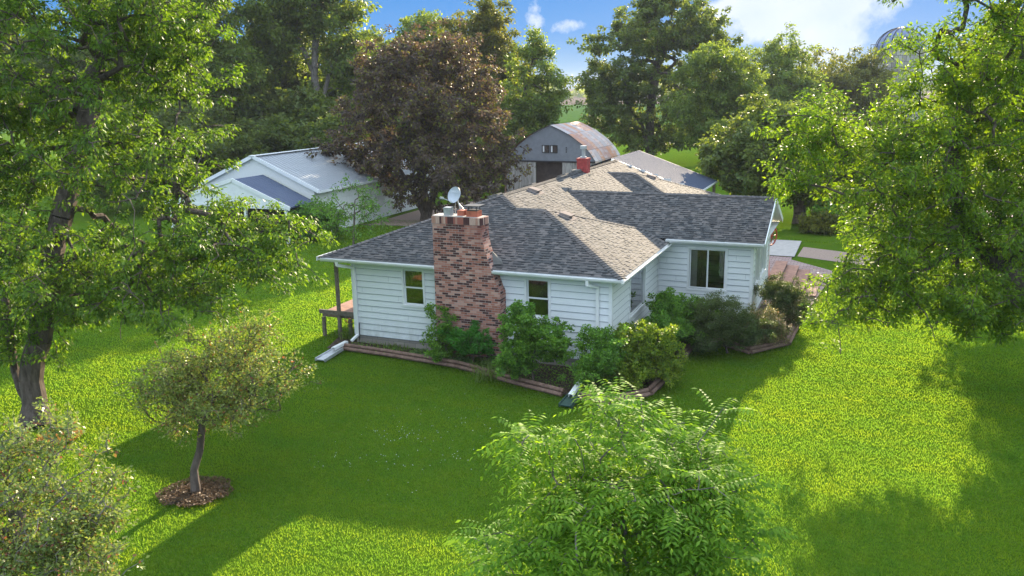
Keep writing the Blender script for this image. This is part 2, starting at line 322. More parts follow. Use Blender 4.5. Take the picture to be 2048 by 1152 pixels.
def quads(name, V, mats, parent=None, nper=4):
    me = bpy.data.meshes.new(name); V = np.asarray(V, dtype=np.float32).reshape(-1, 3); nf = len(V)//nper
    me.vertices.add(len(V)); me.vertices.foreach_set('co', V.ravel())
    me.loops.add(nf*nper); me.loops.foreach_set('vertex_index', np.arange(nf*nper, dtype=np.int32))
    me.polygons.add(nf); me.polygons.foreach_set('loop_start', np.arange(0, nf*nper, nper, dtype=np.int32))
    me.update(calc_edges=True); me.materials.append(mats)
    o = bpy.data.objects.new(name, me); COL.objects.link(o)
    if parent is not None: attach(o, parent)
    return o
def norm(a): return a/np.maximum(np.linalg.norm(a, axis=-1, keepdims=True), 1e-9)
def leafverts(P, A, N, L, Wd):     # P base centres, A long axis, N normal, L and Wd arrays -> folded diamond quads
    A = norm(A); B = norm(np.cross(N, A)); N = np.cross(A, B)
    L = np.asarray(L)[:, None]; Wd = np.asarray(Wd)[:, None]
    a = P-A*L*0.5; c = P+A*L*0.5; f = Wd*0.22
    b = P-A*L*0.05+B*Wd*0.5+N*f; d = P-A*L*0.05-B*Wd*0.5+N*f
    return np.stack([a, b, c, d], 1)
def tubes(E0, E1, R0, R1, sides=5):
    D = norm(E1-E0); ref = np.where(np.abs(D[:, 2:3]) > 0.9, np.array([[1.0, 0, 0]]), np.array([[0, 0, 1.0]]))
    A = norm(np.cross(D, ref)); B = np.cross(D, A)
    out = []
    for j in range(sides):
        t0, t1 = 2*pi*j/sides, 2*pi*(j+1)/sides
        o0 = A*cos(t0)+B*sin(t0); o1 = A*cos(t1)+B*sin(t1)
        out.append(np.stack([E0+o0*R0[:, None], E0+o1*R0[:, None], E1+o1*R1[:, None], E1+o0*R1[:, None]], 1))
    return np.concatenate(out, 0)

# ------------------------------------------------------------------ plants
def make_tree(name, label, cat, base, trunk, r0, lobes, leaf, bark, n_clump=70, tips=7, clump_r=0.8, per_tip=60, tip_r=0.35, L=0.11, Wd=0.05,
              group=None, seed=1, bare=0.0, droop=0.3, pin=None, shell=0.55, sides=6, rtip=0.006, flat=0.75, parent_names=('trunk', 'crown'), up=0.9, stems=None):
    g = np.random.default_rng(seed); base = np.array(base, float)
    root = empty(name, base, label, cat, group)
    nodes = [base]; par = [-1]
    def chain(start, pts):
        p = start
        for q in pts:
            a = nodes[p]; n = max(1, int(np.linalg.norm(np.array(q)-a)/0.5))
            for i in range(1, n+1):
                t = i/n; nodes.append(a+(np.array(q)-a)*t+g.normal(0, 0.03, 3)*(i < n)); par.append(p); p = len(nodes)-1
        return p
    tip = chain(0, trunk)
    for s in (stems or []): chain(0, s)
    c0 = nodes[tip]
    vol = np.array([l[3]*l[4]*l[5] for l in lobes])**0.62; pr = vol/vol.sum()
    cl = []
    for i in range(n_clump):
        l = lobes[g.choice(len(lobes), p=pr)]; d = norm(g.normal(0, 1, 3)); d[2] = d[2]*0.9+0.12
        cl.append(np.array(l[:3])+d*(shell+(1-shell)*g.random()**0.6)*np.array(l[3:6])*0.93)
    cl = np.array(cl); cl = cl[cl[:, 2] > base[2]+0.15]
    cl = cl[np.argsort(np.linalg.norm(cl-c0, axis=1))]
    def connect(t, jit, nseg, pen=0.7):
        N = np.array(nodes); d = np.linalg.norm(N-t, axis=1)+pen*np.maximum(0, N[:, 2]-t[2]+0.1)
        if len(N) > 6: d[:2] += 3
        p = int(np.argmin(d)); a = N[p]; ln = np.linalg.norm(t-a)
        for i in range(1, nseg+1):
            s = i/nseg; q = a+(t-a)*s
            if i < nseg: q = q+g.normal(0, 1, 3)*jit*ln+np.array([0, 0, 0.10*ln*sin(pi*s)])
            nodes.append(q); par.append(p); p = len(nodes)-1
        return p
    tipsl = []
    for c in cl:
        connect(c, 0.07, 3)
        base_dir = norm(c-c0)
        for j in range(tips):
            o = g.normal(0, 1, 3)*clump_r*np.array([1, 1, flat])*0.62+base_dir*clump_r*0.25
            q = c+o
            if q[2] < base[2]+0.1: continue
            p = connect(q, 0.08, 2, 0.3); tipsl.append(p)
    nodes_a = np.array(nodes); par_a = np.array(par); cnt = np.zeros(len(nodes)); cnt[tipsl] = 1
    for i in range(len(nodes)-1, 0, -1): cnt[par_a[i]] += cnt[i]
    cnt = np.maximum(cnt, 0.6); R = rtip+(r0-rtip)*(cnt/cnt[0])**0.55
    nodes_a[:, 2] = np.maximum(nodes_a[:, 2], base[2]); hgt = nodes_a[:, 2]-base[2]; R = R*(1+0.45*np.exp(-hgt/0.25)*(cnt > cnt[0]*0.3))
    e = np.arange(1, len(nodes)); big = R[par_a[e]] > 0.05
    V = []
    for m, sd_ in ((big, 8), (~big, 4)):
        if m.any():
            ee = e[m]; r1 = R[ee]; rr = np.minimum(R[par_a[ee]], r1*1.35+0.004)
            V.append(tubes(nodes_a[par_a[ee]], nodes_a[ee], rr, r1, sd_))
    quads(parent_names[0], np.concatenate(V), bark, root)
    tp = np.array([t for t in tipsl if g.random() >= bare]); T = nodes_a[tp]; Dt = norm(T-nodes_a[par_a[tp]])
    if pin is None:
        n = per_tip; P = np.repeat(T, n, 0); D = np.repeat(Dt, n, 0)
        s = g.normal(0, 1, (len(P), 3)); s = norm(s)*(g.random((len(P), 1))**0.5)*tip_r*np.array([1, 1, 0.7])
        P = P+s-D*tip_r*0.3
        A = norm(s/tip_r+D*0.6+g.normal(0, 0.4, s.shape)); A[:, 2] -= droop
        N = np.array([0, 0, up])+g.normal(0, 0.6, s.shape)
        ls = L*(0.7+0.6*g.random(len(P))); V = leafverts(P, A, N, ls, ls*Wd/L)
    else:                        # compound leaves: pairs of leaflets along drooping stalks
        npair, lr = pin; V = []; n = per_tip
        P0 = np.repeat(T, n, 0)-np.repeat(Dt, n, 0)*g.random((len(T)*n, 1))*tip_r; D = np.repeat(Dt, n, 0)
        H = norm(g.normal(0, 1, P0.shape)*np.array([1, 1, 0.35])+D*0.7+np.array([0, 0, 0.15])); Sd = norm(np.cross(H, np.array([0, 0, 1.0])))
        for i in range(npair+1):
            t = (i+0.8)/(npair+0.8); R_ = P0+H*lr*t; R_[:, 2] -= droop*lr*t*t
            dirv = H.copy(); dirv[:, 2] -= 2*droop*t
            for sg in ((-1, 1) if i < npair else (0,)):
                ax = norm(dirv*(0.35 if sg else 1)+Sd*sg+np.array([0, 0, -0.35])); ls = L*(0.75+0.4*g.random(len(P0)))*(1-0.3*abs(t-0.5))
                N = np.array([0, 0, 1.0])+g.normal(0, 0.25, P0.shape)+Sd*sg*0.3
                V.append(leafverts(R_+ax*ls[:, None]*0.5, ax, N, ls, ls*Wd/L))
        V = np.concatenate(V)
    quads(parent_names[1], V, leaf, root)
    return root
def ell(px, py, D, rx, ry, rd=None):        # crown lobe seen at a pixel, radii given in photo pixels
    p = W(px, py, D); s = D/F_PX; return (*p, rx*s, (rd if rd else rx)*s, ry*s)
def copy_tree(o, loc, rz=0.0, sc=(1, 1, 1), label=None):
    c = o.copy(); COL.objects.link(c); c.location = tuple(map(float, loc)); c.rotation_euler = (0, 0, rz); c.scale = sc
    if label: c['label'] = label
    for ch in [x for x in o.children]:
        d = ch.copy(); COL.objects.link(d); d.parent = c; d.matrix_parent_inverse = ch.matrix_parent_inverse.copy()
    return c

# ------------------------------------------------------------------ ground
def sheet(name, pts, zz, m, kind='structure'):
    b = MB(); b.face([(p[0], p[1], zz) for p in pts], 0, [(p[0], p[1]) for p in pts]); o = b.build(name, m)
    if kind: o['kind'] = kind
    return o
sheet('ground', [(-3500, -400), (3500, -400), (3500, 3500), (-3500, 3500)], -0.02, LAWN)
def ground_poly(pts, zz=0.0): return [(x, y) for x, y in pts]
sheet('corn_field', [(-330, 115), (220, 95), (260, 420), (-420, 300)], 0.02, CORN)
sheet('stubble_field', [(-2500, 290), (-420, 296), (260, 424), (2500, 424), (2500, 3000), (-2500, 3000)], 0.03, TANF)
sheet('gravel_yard', [(-13.2, 21.5), (-6.5, 22.5), (-1.5, 25), (-1.5, 31), (-4, 37), (-10, 37), (-13.3, 30)], 0.0, GRAVEL)
sheet('driveway', [(16, 36.5), (40, 33), (60, 31), (60, 36), (38, 38.5), (15, 41)], 0.0, GRAVEL)
bed = [(-0.9, 0.3), (-0.55, -0.9), (0.1, -0.85), (2.2, -0.95), (4.3, -1.15), (7.2, -2.1), (9.05, -2.35), (10.0, -1.7), (10.35, -0.9), (10.4, 1.4), (10.4, 3.45), (11.2, 3.75), (12.2, 3.15), (13.2, 4.5), (13.25, 6.9), (13.0, 8.6), (11.8, 9.5), (11.8, 5.9), (8.6, 5.9), (8.6, 0.1), (0, 0.1)]
sheet('mulch_bed', bed, 0.03, SOIL)
sheet('bare_strip', [(12.3, 19.4), (15.6, 18.0), (15.9, 20.6), (12.4, 22.0)], 0.0, GRAVEL)
sheet('patio_slab_ground', [(10.2, 19.0), (12.2, 19.0), (12.2, 23.4), (10.2, 23.4)], 0.055, CONC)
sheet('paver_path', [(11.0, 9.0), (13.4, 9.0), (13.55, 9.8), (14.05, 15.2), (14.0, 16.4), (12.1, 18.4), (12.1, 18.98), (11.0, 18.98)], 0.022, PAVER)

# ------------------------------------------------------------------ house
ZE = 2.88; SL = 0.36; EX = 0.138
house = empty('farmhouse', (4.3, 8, 0), 'single storey white farmhouse with hip roof of grey shingles and brick chimney', 'house')
def gap_rects(a, b, z0, z1, holes):
    """sub-intervals of [a,b] in the z band outside the holes"""
    iv = [(a, b)]
    for (h0, h1, hz0, hz1) in holes:
        if hz0 < z1-1e-4 and hz1 > z0+1e-4:
            n = []
            for p, q in iv:
                if h1 <= p or h0 >= q: n.append((p, q)); continue
                if h0 > p: n.append((p, h0))
                if h1 < q: n.append((h1, q))
            iv = n
    return iv
def siding(b, p0, p1, nrm, z0, ztop, holes=(), step=0.203, topf=None):
    """lap siding from p0 to p1; holes (s0,s1,z0,z1) along the wall"""
    p0 = np.array(p0, float); p1 = np.array(p1, float); L = np.linalg.norm(p1-p0); d = (p1-p0)/L; n = np.array(nrm, float)
    zs = z0
    while zs < ztop-1e-3:
        ze = min(zs+step, ztop); cuts = sorted({zs, ze} | {h[2] for h in holes if zs < h[2] < ze} | {h[3] for h in holes if zs < h[3] < ze})
        for za, zb in zip(cuts[:-1], cuts[1:]):
            s0, s1 = 0, L
            if topf: s0, s1 = topf((za+zb)/2, L)
            for a, c in gap_rects(s0, s1, za, zb, holes):
                if c-a > 0.01 and za == zs:
                    jx = (p0[0]*0.7+p0[1]*1.3+round(zs/step)*2.33) % 3.66
                    if a+0.1 < jx < c-0.1:
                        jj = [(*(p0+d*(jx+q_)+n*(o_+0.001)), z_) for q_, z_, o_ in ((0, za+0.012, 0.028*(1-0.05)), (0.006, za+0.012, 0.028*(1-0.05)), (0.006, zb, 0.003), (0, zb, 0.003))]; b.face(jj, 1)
                oa = 0.026*(1-(za-zs)/step)+0.002; ob = 0.026*(1-(zb-zs)/step)+0.002
                def P(s, zz, o): return (*(p0+d*s+n*o), zz)
                g_ = 0.012 if za == zs else 0
                b.face([P(a, za+g_, oa), P(c, za+g_, oa), P(c, zb, ob), P(a, zb, ob)], 0)
                if g_:
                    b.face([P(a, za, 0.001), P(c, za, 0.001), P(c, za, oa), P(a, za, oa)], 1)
                    b.face([P(a, za, oa), P(c, za, oa), P(c, za+g_, oa), P(a, za+g_, oa)], 1)  # contact shadow of the lap, painted as a dark strip on its edge
        zs = ze
ZB = 0.30; ZT = 2.74
b = MB()
win_front = [(1.90, 2.60, 1.48, 2.62), (6.08, 6.78, 1.48, 2.62)]
siding(b, (0, 0), (8.66, 0), (0, -1), ZB, ZT, win_front)
siding(b, (8.66, 0), (8.66, 5.8), (1, 0), ZB, ZT, [(2.0, 3.84, 1.16, 2.50)])
siding(b, (8.66, 5.8), (11.82, 5.8), (0, -1), ZB, ZT+0.14, [(1.08, 2.30, 1.32, 2.70)])
siding(b, (11.82, 5.8), (11.82, 10.6), (1, 0), ZB, ZT+0.1, [(0.72, 1.72, 1.36, 2.62), (2.1, 3.7, 1.36, 2.62)])
siding(b, (0, 18.0), (0, 0), (-1, 0), ZB, ZT, [(3.2, 4.2, 1.2, 2.4), (14.2, 15.1, 0.32, 2.35)])
siding(b, (11.82, 10.6), (8.66, 10.6), (0, 1), ZB, ZT+0.1)
siding(b, (8.66, 10.6), (8.66, 18.0), (1, 0), ZB, ZT)
siding(b, (8.66, 18.0), (0, 18.0), (0, 1), ZB, ZT)
def gabf(zz, L, zr=4.15): t = min(1.0, (zz-2.86)/(zr-2.86)); return (L/2*t, L-L/2*t)
siding(b, (11.82, 5.8), (11.82, 10.6), (1, 0), 2.87, 4.1, (), 0.203, lambda zz, L: gabf(zz, L))
siding(b, (8.66, 18.0), (-0.9, 18.0), (0, 1), 2.9, 4.4, (), 0.203, lambda zz, L: ((zz-2.9)/1.5*L/2, L-(zz-2.9)/1.5*L/2))
b.build('wall', [SIDING, LAP_SHADE_JOINT], house)
# plain inner lining keeps daylight out of the rooms
b = MB()
for x0, x1, y, hs in ((0, 8.66, 0.10, win_front), (8.66, 11.82, 5.9, [(1.08, 2.30, 1.32, 2.70)])):
    zc = sorted({0.0, 2.8} | {h[2] for h in hs} | {h[3] for h in hs})
    for za, zb in zip(zc[:-1], zc[1:]):
        for a, c in gap_rects(0, x1-x0, za, zb, hs): b.face([(x0+a, y, za), (x0+c, y, za), (x0+c, y, zb), (x0+a, y, zb)])
for x, y0, y1, hs in ((8.56, 0, 5.9, [(2.0, 3.84, 1.16, 2.50)]), (11.72, 5.8, 10.6, [(0.72, 1.72, 1.36, 2.62), (2.1, 3.7, 1.36, 2.62)]), (0.1, 0, 18, [])):
    zc = sorted({0.0, 2.8} | {h[2] for h in hs} | {h[3] for h in hs})
    for za, zb in zip(zc[:-1], zc[1:]):
        for a, c in gap_rects(0, y1-y0, za, zb, hs): b.face([(x, y0+a, za), (x, y0+c, za), (x, y0+c, zb), (x, y0+a, zb)])
b.face([(0, 0.1, 2.78), (8.6, 0.1, 2.78), (8.6, 18, 2.78), (0, 18, 2.78)]); b.face([(8.5, 5.9, 2.85), (11.7, 5.9, 2.85), (11.7, 10.5, 2.85), (8.5, 10.5, 2.85)])
b.face([(0, 0.1, 0.5), (8.6, 0.1, 0.5), (8.6, 18, 0.5), (0, 18, 0.5)]); b.face([(8.5, 5.9, 0.5), (11.7, 5.9, 0.5), (11.7, 10.5, 0.5), (8.5, 10.5, 0.5)])
b.face([(0.1, 2.4, 0.5), (8.5, 2.4, 0.5), (8.5, 2.4, 2.78), (0.1, 2.4, 2.78)])
b.build('room_lining', INSIDE, house)
b = MB()
for a, c in (((0, 0.02, -0.02), (8.64, 0.2, 0.30)), ((8.46, 0.2, -0.02), (8.64, 5.82, 0.30)), ((8.64, 5.82, -0.02), (11.80, 6.0, 0.30)), ((11.62, 6.0, -0.02), (11.80, 10.6, 0.30)), ((0.02, 0.2, -0.02), (0.2, 18, 0.30)), ((8.46, 10.6, -0.02), (8.64, 18, 0.3))): b.box(a, c)
b.build('foundation', BLOCK, house)
for a_, c_ in (((-0.03, -0.035, ZB), (0.07, -0.022, ZT)), ((8.60, -0.035, ZB), (8.70, -0.022, ZT)), ((-0.035, -0.021, ZB), (-0.028, 0.08, ZT)), ((8.688, -0.021, ZB), (8.70, 0.08, ZT)), ((8.683, 5.70, ZB), (8.698, 5.77, ZT)),
               ((11.76, 5.765, ZB), (11.86, 5.778, ZT+0.1)), ((11.848, 5.779, ZB), (11.86, 5.90, ZT+0.1)), ((11.845, 10.5, ZB), (11.865, 10.72, 3.0)), ((0.1, -0.032, 2.66), (8.58, -0.026, ZT)), ((8.76, 5.766, 2.80), (11.74, 5.772, 2.88))):
    b = MB(); b.box(a_, c_); b.build('corner_board' if a_[2] < 1 else 'frieze_board', WHITE, house)

def shingle_plane(b, O, e, inw, slope, rows, zoff=0.0, seed=3, tmax=None):
    """rows(t)->(lo,hi) along e for the horizontal distance t from the eave"""
    g = random.Random(seed); O = Vector(O); e = Vector(e).normalized(); inw = Vector(inw).normalized(); cs = 1/math.sqrt(1+slope*slope); dt = EX*cs
    N = (Vector((0, 0, 1))-inw*slope).normalized()
    def P(u, t, h): return tuple(O+e*u+inw*t+Vector((0, 0, slope*t))+N*h)
    t = 0.06
    while t < tmax-1e-4:
        t1 = min(t+dt, tmax); lo0, hi0 = rows(t); lo1, hi1 = rows(t1)
        if hi0-lo0 > 0.02:
            b.face([P(lo0, t, 0.010), P(hi0, t, 0.010), P(hi1, t1, 0.001), P(lo1, t1, 0.001)], 0)
            b.face([P(lo0, t, 0.0), P(hi0, t, 0.0), P(hi0, t, 0.010), P(lo0, t, 0.010)], 1)
            a = max(lo0, lo1)-g.random()*0.2; end = min(hi0, hi1)
            while a < end:
                wd = g.uniform(0.13, 0.34); c = min(a+wd, end); a0 = max(a, max(lo0, lo1))
                if c-a0 > 0.03:
                    h = g.uniform(0.016, 0.021); k1 = 0.002
                    p = [P(a0, t-0.006, h), P(c, t-0.006, h), P(c, t1-0.002, h*0.62), P(a0, t1-0.002, h*0.62)]
                    q = [P(a0, t-0.006, 0.004), P(c, t-0.006, 0.004), P(c, t1-0.002, k1), P(a0, t1-0.002, k1)]
                    n = len(b.v); b.v += p+q
                    for f in ([0, 1, 2, 3], [4, 5, 1, 0], [5, 6, 2, 1], [7, 4, 0, 3]): b.f.append([n+i for i in f]); b.m.append(0); b.uv += [(0, 0)]*4
                a = c+(g.uniform(0.05, 0.15) if g.random() < 0.45 else 0.004)
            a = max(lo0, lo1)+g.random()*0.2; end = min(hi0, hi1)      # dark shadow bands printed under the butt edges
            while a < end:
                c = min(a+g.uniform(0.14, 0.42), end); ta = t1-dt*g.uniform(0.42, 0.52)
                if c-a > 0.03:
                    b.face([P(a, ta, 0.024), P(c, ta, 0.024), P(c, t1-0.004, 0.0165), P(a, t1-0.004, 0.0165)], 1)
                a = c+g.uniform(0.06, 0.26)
        t = t1
def cap_line(b, p0, p1, sl=SL, step=0.14, wid=0.15, seed=1):
    p0 = Vector(p0); p1 = Vector(p1); d = (p1-p0); L = d.length; d.normalize(); r = d.cross(Vector((0, 0, 1))).normalized(); u = r.cross(d)
    n = int(L/step); g = random.Random(seed); fall = 0.24 if abs(d.z) > 0.05 else 0.36
    for i in range(n):
        s = i*step; a = p0+d*s; c = p0+d*(s+step*1.25); h0 = 0.040; h1 = 0.022; w_ = wid*g.uniform(0.95, 1.05)
        up = Vector((0, 0, 1))
        for sg in (-1, 1):
            q = [a+up*h0, a+r*sg*w_+up*(h0-w_*fall), c+r*sg*w_*0.96+up*(h1-w_*fall), c+up*h1]
            b.face([tuple(x) for x in (q if sg < 0 else q[::-1])], 0)
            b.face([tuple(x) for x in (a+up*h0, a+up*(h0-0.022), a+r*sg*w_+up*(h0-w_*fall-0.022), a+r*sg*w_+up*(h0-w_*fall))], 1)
UL, UR, V0 = -1.0, 9.15, -0.45; UM, Z1 = 3.55, 4.518; V1 = 4.10; V2 = 18.3
b = MB()
# front plane: main hip triangle and wing front share one plane
shingle_plane(b, (0, V0, ZE), (1, 0, 0), (0, 1, 0), SL, lambda t: (UL+t, (UR-t) if t <= 3.65 else 8.1-t), seed=1, tmax=4.55)
# right faces (eave at UR for the wings, main right face inside)
shingle_plane(b, (UR, V0, ZE), (0, 1, 0), (-1, 0, 0), SL, lambda t: (t, 7.3-t), seed=2, tmax=3.65)
shingle_plane(b, (8.1, V0, ZE), (0, 1, 0), (-1, 0, 0), SL, lambda t: (max(t, 3.65) if t > 3.6 else 3.65, V2-V0), seed=4, tmax=4.55)
shingle_plane(b, (0, 6.85, ZE), (-1, 0, 0), (0, -1, 0), SL, lambda t: (-(UR-t), -4.3), seed=5, tmax=3.65)
# far wing
shingle_plane(b, (0, 10.95, ZE), (1, 0, 0), (0, 1, 0), SL*1.07, lambda t: (4.0, UR-t), seed=6, tmax=3.65)
shingle_plane(b, (UR, 10.95, ZE), (0, 1, 0), (-1, 0, 0), SL*1.07, lambda t: (t, 7.3-t), seed=7, tmax=3.65)
shingle_plane(b, (0, 18.25, ZE), (-1, 0, 0), (0, -1, 0), SL*1.07, lambda t: (-(UR-t), -4.0), seed=8, tmax=3.65)
# main left face
shingle_plane(b, (UL, V0, ZE), (0, -1, 0), (1, 0, 0), SL, lambda t: (-(V2-V0), -t), seed=9, tmax=4.55)
# gabled side wing
shingle_plane(b, (0, 5.40, 3.02), (1, 0, 0), (0, 1, 0), 0.405, lambda t: (4.2, 12.22), seed=10, tmax=2.92)
shingle_plane(b, (0, 11.24, 3.02), (-1, 0, 0), (0, -1, 0), 0.405, lambda t: (-12.22, -4.2), seed=12, tmax=2.92)
ZW = ZE+SL*3.65; ZW2 = ZE+SL*1.07*3.65
cap_line(b, (UL+0.06, V0+0.06, ZE+0.02), (UM, V1, Z1)); cap_line(b, (UM, V1, Z1), (UM, V2, Z1+0.01))
cap_line(b, (4.45, 3.2, ZW), (UM, V1, Z1)); cap_line(b, (4.45, 3.2, ZW), (5.5, 3.2, ZW)); cap_line(b, (UR-0.06, V0+0.06, ZE+0.02), (5.5, 3.2, ZW)); cap_line(b, (UR-0.06, 6.79, ZE+0.02), (5.5, 3.2, ZW), wid=0.12)
cap_line(b, (4.2, 14.6, ZW2), (5.5, 14.6, ZW2)); cap_line(b, (UR-0.06, 11.0, ZE+0.02), (5.5, 14.6, ZW2)); cap_line(b, (UR-0.06, 18.2, ZE+0.02), (5.5, 14.6, ZW2), wid=0.12)
cap_line(b, (4.25, 8.32, 4.203), (12.22, 8.32, 4.203))
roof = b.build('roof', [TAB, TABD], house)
# soffits, fascia, gutters
b = MB(); zs = ZE-0.10
b.face([(UL+0.07, V0+0.08, zs), (UR-0.08, V0+0.08, zs), (UR-0.08, 5.6, zs), (UR-0.08, 18.2, zs), (UL+0.07, 18.2, zs)])
b.face([(8.9, 5.5, 2.93), (12.15, 5.5, 2.93), (12.15, 11.15, 2.93), (8.9, 11.15, 2.93)])
b.build('soffit', WHITE, house)
b = MB()
b.box((UL+0.05, V0+0.075, ZE-0.12), (3.235, V0+0.095, ZE+0.015)); b.box((5.15, V0+0.075, ZE-0.12), (UR-0.06, V0+0.095, ZE+0.015)); b.box((UR-0.075, V0+0.10, ZE-0.12), (UR-0.06, 6.9, ZE+0.015)); b.box((UL+0.04, V0+0.10, ZE-0.12), (UL+0.06, V2, ZE+0.03))
b.box((9.0, 5.47, 2.90), (12.20, 5.49, 3.04)); b.box((UR-0.075, 11.0, ZE-0.12), (UR-0.06, 18.2, ZE+0.015))
# white drip edge strip along the left eave
b.face([(UL-0.06, V0+0.02, ZE+0.035), (UL+0.10, V0+0.10, ZE+0.05), (UL+0.10, V2, ZE+0.05), (UL-0.06, V2, ZE+0.035)])
b.box((UL-0.06, V0+0.02, ZE-0.10), (UL-0.04, V2, ZE+0.03))
# gable rakes of the side wing
for y0, y1 in ((5.42, 8.32), (11.22, 8.32)):
    b.obox((12.235, y0, 2.965), (12.235, y1, 4.14), 0.03, 0.17)
b.obox((3.55, 18.33, 4.45), (8.1, 18.33, 2.81), 0.03, 0.16); b.obox((3.55, 18.33, 4.45), (-1, 18.33, 2.81), 0.03, 0.16)
b.face([(11.86, 5.45, 2.95), (12.22, 5.45, 2.95), (12.22, 8.32, 4.11), (11.86, 8.32, 4.11)]); b.face([(11.86, 8.32, 4.11), (12.22, 8.32, 4.11), (12.22, 11.2, 2.95), (11.86, 11.2, 2.95)])
b.build('fascia', WHITE, house)
def gutter(p0, p1, out, name='gutter'):
    b = MB(); p0 = Vector(p0); p1 = Vector(p1); o = Vector(out)
    prof = [(0.0, 0.0), (0.0, -0.085), (0.075, -0.085), (0.10, -0.045), (0.10, -0.02), (0.115, -0.012), (0.115, 0.0), (0.103, 0.0), (0.098, -0.012), (0.088, -0.045), (0.07, -0.073), (0.012, -0.073), (0.012, 0.0)]
    A = [p0+o*x+Vector((0, 0, y)) for x, y in prof]; B = [p1+o*x+Vector((0, 0, y)) for x, y in prof]; n = len(prof)
    for i in range(n): j = (i+1) % n; b.face([A[i], A[j], B[j], B[i]])
    b.face(A[::-1]); b.face(B); return b.build(name, ALU, house)
gutter((UL+0.10, V0+0.07, ZE), (3.225, V0+0.07, ZE), (0, -1, 0)); gutter((5.16, V0+0.07, ZE), (UR-0.0, V0+0.07, ZE-0.01), (0, -1, 0))
gutter((UR-0.07, V0-0.04, ZE-0.01), (UR-0.07, 5.50, ZE), (1, 0, 0))
gutter((8.98, 5.465, 3.03), (12.20, 5.465, 3.02), (0, -1, 0))
def downspout(pts, wx=0.085, wy=0.06):
    b = MB(); pts = [Vector(p) for p in pts]
    for p, q in zip(pts[:-1], pts[1:]):
        d = (q-p).normalized(); b.obox(p-d*0.02, q+d*0.02, wx, wy, up=(0, 1, 0) if abs(d.y) < 0.7 else (0, 0, 1))
    return b.build('downspout', ALU, house)
downspout([(-0.30, V0+0.02, ZE-0.09), (-0.28, V0+0.03, ZE-0.20), (0.08, -0.075, ZE-0.32), (0.12, -0.070, 2.4), (0.12, -0.07, 0.32), (0.05, -0.35, 0.18)])
downspout([(8.08, V0+0.02, ZE-0.09), (8.08, V0+0.03, ZE-0.22), (8.28, -0.075, ZE-0.34), (8.28, -0.07, 0.36), (8.28, -0.3, 0.22)])
b = MB(); b.obox((11.80, 5.60, 0.62), (12.75, 5.35, 0.50), 0.085, 0.07); b.obox((12.75, 5.35, 0.54), (12.80, 5.33, 0.34), 0.09, 0.08); b.build('downspout', ALU, house)
# windows
def window(o, d, n, wd, z0, z1, parts, curtain=None, sash=0.045):
    """o: left bottom corner on the wall, d along, n outward; parts: list of (s0,s1,za,zb) panes"""
    o = Vector((*o, 0)); d = Vector((*d, 0)); n = Vector((*n, 0)); fr = MB()
    def bx(m, s0, s1, a, c, n0, n1, mi=0):
        P = [o+d*s+n*k_+Vector((0, 0, zz)) for zz in (a, c) for s, k_ in ((s0, n0), (s1, n0), (s1, n1), (s0, n1))]
        nn = len(m.v); m.v += [tuple(p) for p in P]
        for f in ([0, 3, 2, 1], [4, 5, 6, 7], [0, 1, 5, 4], [1, 2, 6, 5], [2, 3, 7, 6], [3, 0, 4, 7]): m.f.append([nn+i for i in f]); m.m.append(mi); m.uv += [(0, 0)]*4
    t = 0.065
    bx(fr, -t, wd+t, z1, z1+t, 0.0, 0.045); bx(fr, -t-0.01, wd+t+0.01, z0-t, z0, 0.0, 0.06); bx(fr, -t, 0, z0, z1, 0.0, 0.045); bx(fr, wd, wd+t, z0, z1, 0.0, 0.045)
    # reveals
    bx(fr, 0, 0.012, z0, z1, -0.10, 0.0); bx(fr, wd-0.012, wd, z0, z1, -0.10, 0.0); bx(fr, 0.012, wd-0.012, z0, z0+0.012, -0.10, 0.0); bx(fr, 0.012, wd-0.012, z1-0.012, z1, -0.10, 0.0)
    root = fr.build('window', WHITE, house)
    sm = MB(); gm = MB()
    for k_, (s0, s1, a, c) in enumerate(parts):
        dd = -0.03-0.025*(k_ % 2)
        bx(sm, s0, s0+sash, a, c, dd, dd+0.03); bx(sm, s1-sash, s1, a, c, dd, dd+0.03); bx(sm, s0+sash, s1-sash, a, a+sash, dd, dd+0.03); bx(sm, s0+sash, s1-sash, c-sash, c, dd, dd+0.03)
        P = [o+d*s+n*(dd+0.012)+Vector((0, 0, zz)) for s, zz in ((s0+sash, a+sash), (s1-sash, a+sash), (s1-sash, c-sash), (s0+sash, c-sash))]
        gm.face(P)
    ss = sm.build('sash', WHITE); ss.parent = root; gg = gm.build('pane', GLASS); gg.parent = root
    for cu in (curtain or []):
        s0, s1, a, c, m_ = cu; cm = MB(); nseg = 14
        for i in range(nseg):
            u0, u1 = s0+(s1-s0)*i/nseg, s0+(s1-s0)*(i+1)/nseg; k0 = -0.14+0.015*sin(i*2.2); k1 = -0.14+0.015*sin((i+1)*2.2)
            cm.face([o+d*u0+n*k0+Vector((0, 0, a)), o+d*u1+n*k1+Vector((0, 0, a)), o+d*u1+n*k1+Vector((0, 0, c)), o+d*u0+n*k0+Vector((0, 0, c))])
        q = cm.build('curtain', m_); q.parent = root
    return root
house_inv = Matrix.Translation(house.location).inverted()
window((1.90, 0), (1, 0), (0, -1), 0.70, 1.48, 2.62, [(0, 0.70, 2.02, 2.62), (0, 0.70, 1.48, 2.06)], [(0, 0.70, 2.1, 2.62, CURTB)])
window((6.08, 0), (1, 0), (0, -1), 0.70, 1.48, 2.62, [(0, 0.70, 2.02, 2.62), (0, 0.70, 1.48, 2.06)], [(0, 0.70, 2.1, 2.62, CURTB)])
window((8.66, 2.0), (0, 1), (1, 0), 1.84, 1.16, 2.50, [(0, 1.84, 1.16, 2.50)], None)
